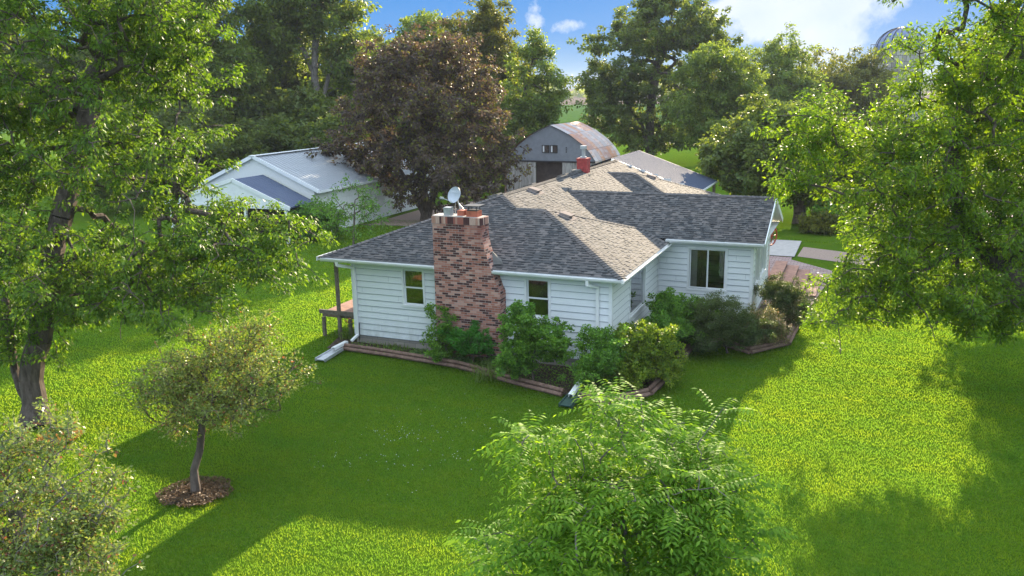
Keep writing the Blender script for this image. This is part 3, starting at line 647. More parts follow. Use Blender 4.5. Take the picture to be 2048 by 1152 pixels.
window((9.74, 5.8), (1, 0), (0, -1), 1.22, 1.32, 2.70, [(0, 0.64, 1.32, 2.70), (0.58, 1.22, 1.32, 2.70)], [(0.0, 0.24, 1.32, 2.7, CURT), (0.98, 1.22, 1.75, 2.7, CURT), (0.24, 0.55, 1.32, 2.7, CURTB)])
window((11.82, 6.52), (0, 1), (1, 0), 1.0, 1.36, 2.62, [(0, 0.52, 1.36, 2.62), (0.48, 1.0, 1.36, 2.62)])
window((11.82, 7.9), (0, 1), (1, 0), 1.6, 1.36, 2.62, [(0, 0.82, 1.36, 2.62), (0.78, 1.6, 1.36, 2.62)])
# cable down the corner, stair wall wire
b = MB(); b.tube([(0.20, -0.05, 0.72), (0.19, -0.06, 0.70), (0.17, -0.06, 0.5), (0.17, -0.06, 0.15)], 0.014, 6); b.build('cable', BLACK, house)
b = MB(); b.tube([(11.88, 8.0, 1.05), (11.9, 8.2, 1.03), (11.9, 8.3, 0.85), (11.9, 8.3, 0.55)], 0.012, 6); b.build('cable', BLACK, house)
# side porch on the left
b = MB()
b.box((-1.55, 0.5, 0.78), (-0.06, 4.0, 0.83), 0); b.box((-1.58, 0.42, 0.66), (-0.06, 0.50, 0.83), 1); b.box((-1.58, 0.50, 0.66), (-1.50, 4.0, 0.775), 1)
b.build('porch_deck', [WOODP, WOODG], house)
for x, y, za, zb in ((-0.85, 0.33, 0.0, 2.78), (-0.85, 4.0, 0.83, 2.78), (-0.45, 0.36, 0.0, 0.66), (-1.5, 0.36, 0, 0.66), (-1.5, 3.9, 0, 0.66)):
    b = MB(); b.box((x-0.05, y-0.05, za), (x+0.05, y+0.05, zb)); b.build('porch_post', WOODG, house)
b = MB(); b.box((-1.60, 0.26, 0.80), (-0.06, 0.32, 0.94)); b.build('porch_rail', WOODG, house)

# box vents on the roof
def vent(u, v, plane, mtop=VENTM, i=0):
    if plane == 'right': zz = Z1-(u-UM)*SL; e1 = Vector((0, 1, 0)); dn_ = Vector((1, 0, -SL)).normalized()
    elif plane == 'left': zz = Z1-(UM-u)*SL; e1 = Vector((0, 1, 0)); dn_ = Vector((-1, 0, -SL)).normalized()
    elif plane == 'wing': zz = ZE+SL*(UR-u); e1 = Vector((0, 1, 0)); dn_ = Vector((1, 0, -SL)).normalized()
    elif plane == 'far': zz = ZE+SL*1.07*(UR-u); e1 = Vector((0, 1, 0)); dn_ = Vector((1, 0, -SL)).normalized()
    else: zz = 3.02+0.405*(v-5.4); e1 = Vector((1, 0, 0)); dn_ = Vector((0, -1, -0.405)).normalized()
    nn = dn_.cross(e1); nn = nn if nn.z > 0 else -nn; o = Vector((u, v, zz+0.012)); b = MB(); c = MB()
    w_, l_, h_ = 0.20, 0.20, 0.11
    def pt(a, d_, h): return o+e1*a+dn_*d_+nn*h
    b.face([pt(-0.30, -0.3, 0.012), pt(0.30, -0.3, 0.012), pt(0.30, 0.32, 0.012), pt(-0.30, 0.32, 0.012)], 0)
    T = [pt(-w_, -l_, h_*0.75), pt(w_, -l_, h_*0.75), pt(w_, l_, h_), pt(-w_, l_, h_)]; B_ = [pt(-w_*1.05, -l_*1.05, 0.013), pt(w_*1.05, -l_*1.05, 0.013), pt(w_, l_*0.7, 0.013), pt(-w_, l_*0.7, 0.013)]
    b.face(T, 0); b.face([B_[0], B_[1], T[1], T[0]], 0); b.face([B_[1], B_[2], T[2], T[1]], 0); b.face([B_[3], B_[0], T[0], T[3]], 0)
    b.face([pt(-w_, l_, h_*0.55), pt(w_, l_, h_*0.55), T[2], T[3]], 0)
    b.face([pt(-w_*0.95, l_*0.6, 0.02), pt(w_*0.95, l_*0.6, 0.02), pt(w_*0.95, l_*0.75, h_*0.9), pt(-w_*0.95, l_*0.75, h_*0.9)], 1)
    b.build('roof_vent', [mtop, BLACK], roof)
vent(*G(1069, 385, 4.35)[:2], 'right'); vent(*G(1133, 434, 3.95)[:2], 'wing'); vent(*G(1303, 357, 4.0)[:2], 'far'); vent(*G(1125, 392, 4.0)[:2], 'ext', TAB)
def on_ridge(px, py):
    p = G(px, py, Z1); return p[1]
for px, py in ((993, 389), (1058, 368), (1113, 348)):
    vent(UM-0.36, on_ridge(px, py)+0.2, 'left', FLASH)

# ------------------------------------------------------------------ big brick chimney, small chimney, dish
ch = empty('brick_chimney', (4.3, -0.25, 0), 'tall mottled pink and brown brick chimney on the gutter side with tapering shoulder', 'chimney')
b = MB(); pr = [(3.24, -0.02), (5.40, -0.02), (5.40, 2.20), (5.30, 2.42), (5.18, 2.75), (5.07, 3.08), (4.97, 3.38), (4.90, 3.62), (4.86, 3.85), (4.85, 4.22), (3.24, 4.22)]
b.prism(pr, 1, -0.45, 0.06); b.build('stack', BRICK, ch)
b = MB(); x = 3.225; k_ = 0
while x < 4.83:
    b.box((x, -0.468, 4.21), (x+0.056, -0.34, 4.42)); x += 0.066
y = -0.335
while y < 0.03: b.box((4.735, y, 4.21), (4.868, y+0.056, 4.42)); y += 0.066
y = -0.335
while y < 0.03: b.box((3.222, y, 4.21), (3.36, y+0.056, 4.42)); y += 0.066
def soldierf(q):
    r = isl(q); c = q.ramp(r, [(0.0, (0.09, 0.04, 0.04)), (0.3, (0.36, 0.13, 0.10)), (0.45, (0.46, 0.25, 0.19)), (0.8, (0.55, 0.37, 0.30))], 'CONSTANT')
    return pbsdf(q, c, 0.85, q.noise(geo_co(q), 25, 4), 0.4, 0.01)
SOLD = mat('soldier_course_brick', soldierf)
b.build('soldier_course', SOLD, ch)
b = MB(); b.box((3.25, -0.44, 4.21), (4.84, 0.05, 4.40)); b.box((3.24, -0.45, 4.405), (4.30, 0.04, 4.445)); b.box((4.30, -0.40, 4.405), (4.80, 0.04, 4.43)); b.build('mortar_crown', CONC, ch)
b = MB(); b.box((4.32, -0.34, 4.43), (4.68, -0.02, 4.60)); b.build('flue', CLAY, ch)
b = MB(); b.box((4.00, -0.30, 4.44), (4.22, -0.06, 4.60)); b.build('flue', CLAY, ch)
b = MB()
for xx in (4.36, 4.62):
    for yy in (-0.30, -0.06): b.box((xx, yy, 4.60), (xx+0.02, yy+0.02, 4.74))
b.box((4.34, -0.33, 4.60), (4.66, -0.03, 4.63)); b.box((4.26, -0.42, 4.74), (4.76, 0.06, 4.765)); b.build('flue_cap', BLACK, ch)
b = MB(); b.face([(4.95, 0.0, 3.40), (5.10, -0.20, 3.01), (5.36, -0.10, 3.035), (5.22, 0.12, 3.12)]); b.face([(4.95, 0.0, 3.40), (5.22, 0.12, 3.12), (4.9, 0.40, 3.22)]); b.build('flashing', FLASH, ch)
b = MB(); b.box((3.58, -0.36, 4.44), (3.80, -0.14, 4.68)); b.box((3.82, -0.30, 4.44), (3.86, -0.26, 4.7)); tag(b.build('equipment_box', GALV), 'grey metal box standing on the chimney top beside the dish', 'box')
# satellite dish
dish = empty('satellite_dish', (4.0, -0.2, 4.44), 'round grey satellite dish on a mast above the brick chimney', 'satellite dish')
dc = Vector(W(909, 390, depth((4.0, -0.1, 4.9)))); dd = (Vector(CAM)-dc); dd = Vector((-0.22, -1.0, 0.42)).normalized()
r_ = dd.cross(Vector((0, 0, 1))).normalized(); u_ = r_.cross(dd); b = MB(); R_ = 0.25; ng, na = 6, 28; rings = []
for i in range(ng+1):
    rr = R_*i/ng; rings.append([dc+r_*(-cos(2*pi*j/na))*rr*0.93+u_*sin(2*pi*j/na)*rr+dd*(0.30*rr*rr/R_-0.05) for j in range(na)])
for i in range(ng):
    for j in range(na):
        j2 = (j+1) % na; b.face([rings[i][j], rings[i][j2], rings[i+1][j2], rings[i+1][j]])
        b.face([p-dd*0.012 for p in (rings[i+1][j], rings[i+1][j2], rings[i][j2], rings[i][j])])
for j in range(na): j2 = (j+1) % na; b.face([rings[ng][j], rings[ng][j2], rings[ng][j2]-dd*0.012, rings[ng][j]-dd*0.012])
b.build('reflector', DISHG, dish, smooth=True)
b = MB(); foc = dc+dd*0.34-u_*0.20+r_*0.16; b.tube([dc-u_*0.22+dd*0.02, foc], 0.012, 6); b.obox(foc-r_*0.05, foc+r_*0.07, 0.05, 0.06); b.build('feed_arm', GALV, dish)
b = MB(); b.tube([(4.02, -0.10, 4.44), (4.02, -0.10, 4.62), dc-dd*0.06], 0.02, 8); b.tube([(4.25, -0.05, 4.44), dc-dd*0.08-u_*0.1], 0.010, 6); b.tube([(3.80, -0.02, 4.44), dc-dd*0.08-u_*0.1], 0.010, 6); b.build('mast', GALV, dish)
cu = bpy.data.curves.new('lettering', 'FONT'); cu.body = 'DIRECTV'; cu.size = 0.085; cu.align_x = 'CENTER'; cu.align_y = 'CENTER'; cu.extrude = 0.001; cu.materials.append(LETTER)
tmp = bpy.data.objects.new('tmp', cu); COL.objects.link(tmp); bpy.context.view_layer.update(); me_ = bpy.data.meshes.new_from_object(tmp); bpy.data.objects.remove(tmp); tx = bpy.data.objects.new('lettering', me_); COL.objects.link(tx); p = dc+dd*0.006+u_*0.10-r_*0.01
tx.matrix_world = Matrix.Translation(p) @ Matrix((( -r_.x, u_.x, dd.x, 0), (-r_.y, u_.y, dd.y, 0), (-r_.z, u_.z, dd.z, 0), (0, 0, 0, 1)))
tx.parent = dish; tx.matrix_parent_inverse = Matrix.Translation(dish.location).inverted()
# small red chimney on the ridge
rc = W(1167, 330, 35); yv = 12.9
rch = empty('red_chimney', (3.62, yv, 4.3), 'small red painted brick chimney with metal pipe on the roof ridge', 'chimney')
b = MB(); b.box((3.39, yv-0.23, 4.2), (3.85, yv+0.23, 4.98)); b.box((3.37, yv-0.25, 4.98), (3.87, yv+0.25, 5.07)); b.build('stack', BRICK_R, rch)
b = MB(); b.tube([(3.62, yv, 5.07), (3.62, yv, 5.13)], 0.15, 12); b.tube([(3.62, yv, 5.12), (3.62, yv, 5.48)], 0.08, 12); b.tube([(3.62, yv, 5.46), (3.62, yv, 5.60)], 0.15, 12); b.build('pipe', GALV, rch)
b = MB(); b.box((3.30, yv-0.75, 4.53), (3.62, yv-0.26, 4.60)); b.box((3.62, yv-0.42, 4.2), (4.05, yv-0.26, 4.40)); b.build('flashing', FLASH, rch)

# ------------------------------------------------------------------ beds, timbers, splash blocks
runs = [((0.0, -0.80), (2.1, -0.92), 'beside the left splash block'), ((2.1, -0.93), (4.3, -1.15), 'left of the chimney shrub'), ((4.32, -1.16), (5.8, -1.66), 'under the daylily clump'), ((5.85, -1.68), (8.0, -2.30), 'left of the right splash block'),
        ((8.45, -2.38), (9.35, -2.40), 'behind the young walnut top'), ((9.4, -2.36), (10.15, -1.45), 'at the outer corner of the bed'), ((10.18, -1.40), (10.36, 0.9), 'beside the lime green shrub'), ((10.36, 0.95), (10.42, 3.45), 'curving in toward the dark hedge'),
        ((10.45, 3.50), (11.2, 3.78), 'at the inner bend below the yew'), ((11.22, 3.75), (12.2, 3.15), 'sagging in front of the yew'), ((12.22, 3.18), (13.15, 4.45), 'in front of the pale spirea'), ((13.2, 4.5), (13.3, 6.7), 'leading back along the right end of the bed')]
for i, (a, c, where) in enumerate(runs):
    for lv in (0, 1):
        b = MB(); a3 = Vector((*a, 0.06+0.095*lv)); c3 = Vector((*c, 0.06+0.095*lv)); d = (c3-a3).normalized(); r = d.cross(Vector((0, 0, 1)))
        off = r*(0.035 if lv == 0 else -0.05)
        b.tube([a3+off, (a3+c3)/2+off+Vector((0, 0, random.uniform(-.012, .012))), c3+off], 0.058, 8)
        o = b.build('landscape_timber', WOODT); tag(o, ('lower' if lv == 0 else 'upper')+' brown landscape timber '+where, 'landscape timber', 'timbers edging the flower bed')
def splash(p, q, m1, m2, lab, top):
    p = Vector(p); q = Vector(q); root = empty('splash_block', (*p.xy, 0), lab, 'splash block')
    d = (q-p).normalized(); r = d.cross(Vector((0, 0, 1))); b = MB()
    b.obox(p, q, 0.30, 0.03); b.obox(p+r*0.15, q+r*0.17+Vector((0, 0, 0)), 0.03, 0.10); b.obox(p-r*0.15, q-r*0.17, 0.03, 0.10); b.build('tray', m1, root)
    b = MB(); s = p-d*0.45; n = len(b.v); e_ = p+d*0.32; pr_ = []
    b.obox(s+Vector((0, 0, top+0.05)), e_+Vector((0, 0, 0.14)), 0.12, 0.012); b.obox(s+r*0.06+Vector((0, 0, top+0.01)), e_+r*0.06+Vector((0, 0, 0.10)), 0.01, 0.09); b.obox(s-r*0.06+Vector((0, 0, top+0.01)), e_-r*0.06+Vector((0, 0, 0.10)), 0.01, 0.09)
    b.build('extension', m2, root)
splash(G(678, 697, 0.10), G(640, 720, 0.05), GALV, ALU, 'galvanised splash tray with white downspout extension at the left end of bed', 0.05)
splash(G(1150, 788, 0.14), G(1130, 812, 0.05), PLAST, ALU, 'dark green plastic splash tray under white downspout extension crossing timbers', 0.16)
# back steps and hose reel
stp = empty('entry_steps', (12.6, 12, 0), 'broad reddish worn wooden steps descending from the side wing to the paver path', 'steps')
for i in range(4):
    b = MB(); z_ = 0.62-0.155*i; x0 = 11.75+0.47*i; b.box((x0, 10.9, 0.0), (x0+0.47-0.004, 14.9, z_-0.035), 1); b.box((x0+0.005, 10.88, z_-0.032), (x0+0.488, 14.92, z_), 0); b.build('step', [WOODP, WOODG], stp)
hr = empty('hose_reel', (11.95, 11.9, 1.4), 'round red hose reel with a green hose beside the side wing wall', 'hose reel')
b = MB(); hc = Vector(W(1543, 472, depth((12.1, 11.2, 1.6))))
def ring(b, c, ax1, ax2, R, r, seg=24, a0=0, a1=2*pi): b.tube([c+ax1*R*cos(a0+(a1-a0)*i/seg)+ax2*R*sin(a0+(a1-a0)*i/seg) for i in range(seg+1)], r, 6)
e1_, e2_ = Vector((0.45, 0.89, 0)), Vector((0, 0, 1)); nrm_ = e1_.cross(e2_)
ring(b, hc, e1_, e2_, 0.36, 0.03); ring(b, hc-nrm_*0.22, e1_, e2_, 0.36, 0.03)
for i in range(4): a = i*pi/4; b.tube([hc+e1_*0.36*cos(a)+e2_*0.36*sin(a), hc-e1_*0.36*cos(a)-e2_*0.36*sin(a)], 0.015, 6)
b.tube([hc+nrm_*0.02, hc-nrm_*0.24], 0.05, 8); b.build('reel_wheel', REDM, hr)
b = MB(); [ring(b, hc-nrm_*(0.05+0.035*i), e1_, e2_, 0.24, 0.018) for i in range(5)]; b.build('hose', HOSEG, hr)
b = MB(); b.obox(hc-nrm_*0.11, Vector((hc.x, hc.y, 0.0)), 0.05, 0.05); b.build('stand', REDM, hr)

# ------------------------------------------------------------------ outbuildings
def ribbed_wall(b, p0, p1, z0, z1, mi=0, ztop1=None):
    L = math.dist(p0, p1); b.face([(*p0, z0), (*p1, z0), (*p1, ztop1 if ztop1 is not None else z1), (*p0, z1)], mi, [(0, z0), (L, z0), (L, ztop1 or z1), (0, z1)])
pole = empty('pole_building', (-18, 24, 0), 'long white steel pole building with blue grey ribbed metal roof', 'building')
ux0, ux1, uxm, vy0, vy1 = -22.1, -13.9, -18.0, 17.3, 31.5; zev, zrd = 2.75, 4.45
b = MB()
b.face([(ux0, vy0, 0), (ux1, vy0, 0), (ux1, vy0, zev), (uxm, vy0, zrd-0.08), (ux0, vy0, zev)], 0, [(ux0, 0), (ux1, 0), (ux1, zev), (uxm, zrd), (ux0, zev)])
b.face([(ux0, vy1, 0), (ux0, vy1, zev), (uxm, vy1, zrd-0.08), (ux1, vy1, zev), (ux1, vy1, 0)], 0, [(ux0, 0), (ux0, zev), (uxm, zrd), (ux1, zev), (ux1, 0)])
ribbed_wall(b, (ux1, vy0), (ux1, vy1), 0, zev); ribbed_wall(b, (ux0, vy1), (ux0, vy0), 0, zev)
b.build('wall', STEELW, pole)
sl_ = (zrd-zev)/(ux1-uxm); b = MB()
for sx, xe in ((1, ux1+0.42), (-1, ux0-0.42)):
    ze_ = zrd-abs(xe-uxm)*sl_; Ls = math.hypot(xe-uxm, zrd-ze_); y0, y1 = vy0-0.12, vy1+0.3
    b.face([(xe, y0, ze_), (xe, y1, ze_), (uxm, y1, zrd), (uxm, y0, zrd)][::sx], 0, [(y0, 0), (y1, 0), (y1, Ls), (y0, Ls)][::sx])
    b.face([(xe, y0, ze_-0.06), (xe, y1, ze_-0.06), (uxm, y1, zrd-0.06), (uxm, y0, zrd-0.06)], 0, [(y0, 0), (y1, 0), (y1, Ls), (y0, Ls)])
    yy = y0+0.15
    while yy < y1:     # standing ribs
        b.obox((xe, yy, ze_+0.012), (uxm, yy, zrd+0.012), 0.05, 0.03, 0); yy += 0.30
b.build('roof', ROOF_B, pole)
b = MB(); xe = ux1+0.42; ze_ = zrd-abs(xe-uxm)*sl_
for xx in (xe, ux0-0.42): b.obox((xx, vy0-0.14, ze_-0.03), (uxm, vy0-0.14, zrd-0.0), 0.05, 0.20)
b.obox((uxm, vy0-0.2, zrd+0.04), (uxm, vy1+0.3, zrd+0.04), 0.36, 0.03)
b.box((xe, vy0-0.16, ze_-0.12), (xe+0.03, vy1+0.3, ze_+0.01)); b.box((ux1, vy0, ze_-0.14), (xe, vy1+0.3, ze_-0.12)); b.build('trim', WHITE, pole)
for y0 in (18.6, 22.4, 26.2):
    b = MB(); z_ = 0.0
    for i in range(5): b.box((ux1+0.005, y0, z_+0.01), (ux1+0.045, y0+3.0, z_+0.46)); z_ += 0.47
    b.build('garage_door', WHITE, pole)
b = MB(); b.box((-19.6, vy0-0.03, 0), (-18.7, vy0-0.003, 2.05)); b.build('door', WHITE, pole)
# lean-to entrance with its own low gable roof
lt = empty('lean_to_porch', (-16.5, 16, 0), 'small open porch with dark ribbed roof in front of the white pole building', 'porch')
b = MB(); za, zbk = 3.42, 1.92; y0, y1 = 14.5, 17.16
b.face([(-13.55, y0, 1.98), (-13.85, y1, 1.98), (-17.3, y1, za), (-17.3, y0, za)], 0, [(y0, 0), (y1, 0), (y1, 4.3), (y0, 4.3)])
b.face([(-17.3, y0, za), (-17.3, y1, za), (-22.2, y1, 1.98), (-22.2, y0, 1.98)], 0, [(y0, 0), (y1, 0), (y1, 4.3), (y0, 4.3)])
b.face([(-13.55, y0, 1.92), (-17.3, y0, za-.06), (-17.3, y1, za-.06), (-13.85, y1, 1.92)], 0); b.face([(-22.2, y0, 1.92), (-22.2, y1, 1.92), (-17.3, y1, za-.06), (-17.3, y0, za-.06)], 0)
b.build('roof', ROOF_D, lt)
b = MB(); b.obox((-13.5, y0-0.03, 1.92), (-17.3, y0-0.03, za-0.03), 0.05, 0.22); b.obox((-22.3, y0-0.03, 1.92), (-17.3, y0-0.03, za-0.03), 0.05, 0.22); b.face([(-13.9, y0, 2.0), (-17.3, y0, 3.32), (-21.9, y0, 2.0)]); b.box((-22, y0-0.02, 1.86), (-13.8, y0+0.02, 2.02)); b.build('fascia', WHITE, lt)
for x in (-13.85, -16.6, -19.4, -22.0): b = MB(); b.box((x-0.07, y0+0.02, 0), (x+0.07, y0+0.16, 1.86)); b.build('post', WHITE, lt)
b = MB(); b.box((-21.8, 16.9, 0), (-14.9, 17.1, 1.9)); b.build('back_panel', BARND, lt)
# barn
barn = empty('arched_barn', (-6.5, 42, 0), 'grey barn with arched rusty sheet metal roof and twin gable windows', 'barn')
arc = [(3.55, 0.0), (3.55, 2.0), (3.44, 2.85), (3.06, 3.41), (2.49, 4.00), (1.54, 4.68), (0.75, 5.08), (0.0, 5.40)]
xc = -6.47; y0, y1 = 36.0, 42.3; full = [(xc+x, zz) for x, zz in arc]+[(xc-x, zz) for x, zz in reversed(arc[:-1])]
b = MB(); up = [p for p in full if p[1] >= 2.8]; b.face([(full[1][0]-0.08, y0, 2.80)]+[(x, y0, zz) for x, zz in up]+[(full[-2][0]+0.08, y0, 2.80)]); b.build('wall', BARNG, barn); b = MB(); b.face([(x, y1, zz) for x, zz in reversed(full)]); b.build('wall', BARNG, barn)
b = MB(); b.face([(xc-3.55, y0, 0), (xc-1.12, y0, 0), (xc-1.12, y0, 2.8), (xc-3.5, y0, 2.8)]); b.face([(xc+0.96, y0, 0), (xc+3.55, y0, 0), (xc+3.5, y0, 2.8), (xc+0.96, y0, 2.8)]); b.box((xc-3.5, y0-0.10, 2.74), (xc+3.5, y0-0.02, 2.84), 1)
b.box((xc-1.95, y0-0.06, 0), (xc-1.12, y0-0.015, 2.72)); b.box((xc+0.96, y0-0.06, 0), (xc+1.9, y0-0.015, 2.72))
b.build('sliding_door', [BARNW, BLACK], barn)
b = MB(); b.face([(xc-1.2, y0+0.25, 0), (xc+1.1, y0+0.25, 0), (xc+1.1, y0+0.25, 2.8), (xc-1.2, y0+0.25, 2.8)]); b.build('door_opening', BARND, barn)
for sx in (1, -1):
    b = MB(); s = 0; pts = [(xc+sx*(x+0.06), zz+0.03) for x, zz in arc]
    for (xa, za_), (xb, zb_) in zip(pts[:-1], pts[1:]):
        l = math.hypot(xb-xa, zb_-za_); b.face([(xa, y0-0.15, za_), (xa, y1+0.1, za_), (xb, y1+0.1, zb_), (xb, y0-0.15, zb_)], 0, [(s, y0), (s, y1), (s+l, y1), (s+l, y0)]); s += l
    b.build('roof', RUST, barn)
for x0 in (xc-0.62, xc+0.02):
    b = MB(); z0_, z1_ = 3.42, 3.98; x1 = x0+0.56
    b.box((x0, y0-0.05, z0_), (x1, y0-0.005, z0_+0.05), 0); b.box((x0, y0-0.05, z1_-0.05), (x1, y0-0.005, z1_), 0); b.box((x0, y0-0.05, z0_+0.05), (x0+0.05, y0-0.005, z1_-0.05), 0); b.box((x1-0.05, y0-0.05, z0_+0.05), (x1, y0-0.005, z1_-0.05), 0)
    b.face([(x0+0.05, y0-0.012, z0_+.05), (x0+0.17, y0-0.012, z0_+.05), (x0+0.17, y0-0.012, z1_-.05), (x0+0.05, y0-0.012, z1_-.05)], 2); b.face([(x0+0.17, y0-0.015, z0_+.05), (x1-0.05, y0-0.015, z0_+.05), (x1-0.05, y0-0.015, z1_-.05), (x0+0.17, y0-0.015, z1_-.05)], 1)
    b.build('window', [BLACK, BARND, WHITE], barn)
for zz in (3.45, 3.6, 3.75): b = MB(); b.box((xc+1.22, y0-0.03, zz), (xc+1.30, y0-0.004, zz+0.09)); b.build('vent_hole', BLACK, barn)
# shed behind the house
sh = empty('metal_shed', (2.3, 25.6, 0), 'low shed with dark blue grey ribbed metal roof behind the farmhouse', 'shed')
b = MB(); y0, y1 = 21.8, 27.85
for sx in (1, -1):
    xe = 2.3+sx*4.7; b.face([(xe, y0, 2.6), (xe, y1, 2.6), (2.3, y1, 4.3), (2.3, y0, 4.3)][::sx], 0, [(y0, 0), (y1, 0), (y1, 5), (y0, 5)][::sx])
    b.face([(xe, y0, 2.54), (xe, y1, 2.54), (2.3, y1, 4.24), (2.3, y0, 4.24)], 0); yy = y0+0.1
    while yy < y1: b.obox((xe, yy, 2.612), (2.3, yy, 4.312), 0.05, 0.03); yy += 0.30
b.build('roof', ROOF_D, sh)
b = MB(); b.obox((7.0, y0-0.03, 2.53), (2.3, y0-0.03, 4.23), 0.04, 0.14); b.obox((6.9, 23.4, 2.40), (4.6, 23.4, 3.2), 0.06, 0.10); b.box((7.0, y0, 2.50), (7.03, y1, 2.60)); b.build('fascia', WHITE, sh)
for x, y in ((6.85, 27.7), (6.85, 22.0)): b = MB(); b.box((x-.08, y-.08, 0), (x+.08, y+.08, 2.5)); b.build('post', WOODG, sh)
b = MB(); b.box((-2.2, y0+0.05, 0), (5.2, y1-0.05, 2.5)); b.build('wall', STEELW, sh)
# silo
DS = 112; sc_ = W(1800, 100, DS); silo = empty('silo', (sc_[0], sc_[1], 0), 'tall concrete stave silo with dark blue metal dome behind the trees', 'silo')
Rs = 46/F_PX*DS; zt = float(sc_[2]); b = MB(); n = 32
for j in range(n):
    a, c = 2*pi*j/n, 2*pi*(j+1)/n; b.face([(sc_[0]+Rs*cos(a), sc_[1]+Rs*sin(a), 0), (sc_[0]+Rs*cos(c), sc_[1]+Rs*sin(c), 0), (sc_[0]+Rs*cos(c), sc_[1]+Rs*sin(c), zt), (sc_[0]+Rs*cos(a), sc_[1]+Rs*sin(a), zt)], 0, [(Rs*a, 0), (Rs*c, 0), (Rs*c, zt), (Rs*a, zt)])
b.build('wall', STAVE, silo)
b = MB(); m_ = 8
for i in range(m_):
    for j in range(n):
        q = []
        for ii, jj in ((i, j), (i, j+1), (i+1, j+1), (i+1, j)): el = pi/2*ii/m_; a = 2*pi*jj/n; q.append((sc_[0]+(Rs+.08)*cos(el)*cos(a), sc_[1]+(Rs+.08)*cos(el)*sin(a), zt+(Rs*0.92)*sin(el)))
        b.face(q)
for j in range(0, n, 2):
    a = 2*pi*j/n; b.tube([(sc_[0]+(Rs+.1)*cos(pi/2*i/m_)*cos(a), sc_[1]+(Rs+.1)*cos(pi/2*i/m_)*sin(a), zt+(Rs*0.94)*sin(pi/2*i/m_)) for i in range(m_+1)], 0.06, 5, 1)
b.build('dome', [DOME, BLACK], silo)
b = MB(); 
ls = Vector((-cos(-HEAD), -sin(-HEAD)*-1*0, 0)); lft = Vector((-rt[0], -rt[1], 0)); cc_ = Vector((sc_[0], sc_[1], zt))+lft*Rs
b.obox(cc_+Vector((0, 0, -0.35)), cc_+lft*0.9+Vector((0, 0, -0.35)), 0.7, 0.06); b.tube([cc_+Vector((0, 0, 0.75)), cc_+lft*0.9+Vector((0, 0, 0.75))], 0.04, 5)
for s in (0.85, 0.45): b.tube([cc_+lft*s+Vector((0, 0, -0.35)), cc_+lft*s+Vector((0, 0, 0.75))], 0.03, 5)
b.build('platform', BLACK, silo)

# ------------------------------------------------------------------ shrubs and flowers in the bed
def shrub(name, label, base_px, lobes_px, m, L=0.07, Wd=0.045, n=26, per=55, clump=0.28, tipr=0.16, seed=1, base=None, bare=0.0, cat='shrub', up=0.7, rt_=0.025):
    bp_ = np.array(base) if base is not None else G(*base_px); bp_[2] = 0.02; D = depth(bp_)
    lb = [ell(x, y, D+dd_, rx, ry) for x, y, rx, ry, dd_ in lobes_px]
    c = np.mean([l[:3] for l in lb], axis=0); h = bp_+(c-bp_)*np.array([0.5, 0.5, 0.35])
    return make_tree(name, label, cat, bp_, [h], rt_, lb, m, BARK, n_clump=n, tips=4, clump_r=clump, per_tip=per, tip_r=tipr, L=L, Wd=Wd, seed=seed, parent_names=('stem', 'foliage'), shell=0.5, bare=bare, up=up, rtip=0.004, droop=0.15)
shrub('shrub', 'leafy climbing shrub against the lower left edge of the brick chimney', (888, 722), [(885, 650, 26, 38, 0), (893, 695, 36, 32, -0.1)], L_SHRUB, seed=3, n=34)
shrub('sumac_shrub', 'bright green feathery shrub in front of the chimney base', (945, 735), [(945, 678, 46, 20, 0), (950, 705, 34, 20, 0)], L_FERN, L=0.10, Wd=0.04, seed=4, n=26)
shrub('shrub', 'large lush green shrub below the window right of the chimney', (1068, 772), [(1050, 655, 38, 32, 0), (1088, 690, 44, 48, 0), (1040, 715, 34, 45, -0.1)], L_SHRUB, seed=5, n=80, L=0.08, Wd=0.06)
shrub('shrub', 'dark twiggy shrub below the right front corner downspout', (1195, 788), [(1200, 700, 42, 34, 0), (1190, 745, 48, 36, -0.1)], L_SHRUB, seed=6, n=64)
shrub('lime_shrub', 'yellow green shrub at the front corner of the house', (1275, 772), [(1285, 685, 58, 40, 0), (1260, 735, 60, 38, -0.1), (1330, 735, 28, 28, 0)], L_LIME, seed=7, n=100, L=0.075, Wd=0.05)
shrub('shrub', 'small mid green shrub under the picture window beside the corner', (1338, 718), [(1335, 668, 34, 34, 0)], L_SHRUB, seed=8, n=40)
shrub('shrub', 'dark green shrub filling the inner corner of the two walls', (1352, 695), [(1345, 625, 52, 32, 0), (1392, 632, 34, 34, 0), (1360, 665, 50, 26, -0.1)], L_SHRUB, seed=9, n=90, L=0.07, Wd=0.05)
shrub('yew_shrub', 'dense dark yew under the sliding window', (1455, 708), [(1440, 640, 50, 42, 0), (1480, 660, 50, 42, 0), (1420, 675, 40, 30, 0)], L_YEW, L=0.05, Wd=0.018, seed=10, n=130, per=110, up=0.3)
shrub('spirea_shrub', 'pale cream spirea shrub below the white corner spout', (1530, 692), [(1525, 650, 36, 34, 0), (1545, 668, 26, 22, 0)], L_SPIREA, L=0.045, Wd=0.03, seed=11, n=60, per=70)
shrub('yew_shrub', 'dark yew beside the entry steps at the right end of bed', (1575, 655), [(1560, 588, 38, 26, 0), (1580, 620, 36, 34, 0)], L_YEW, L=0.05, Wd=0.02, seed=12, n=80, per=90, up=0.3)
shrub('rose_shrub', 'small shrub with pink and orange blooms at the bed end', (1587, 655), [(1585, 625, 14, 24, -0.3)], L_SPIREA, L=0.05, Wd=0.035, seed=13, n=14)
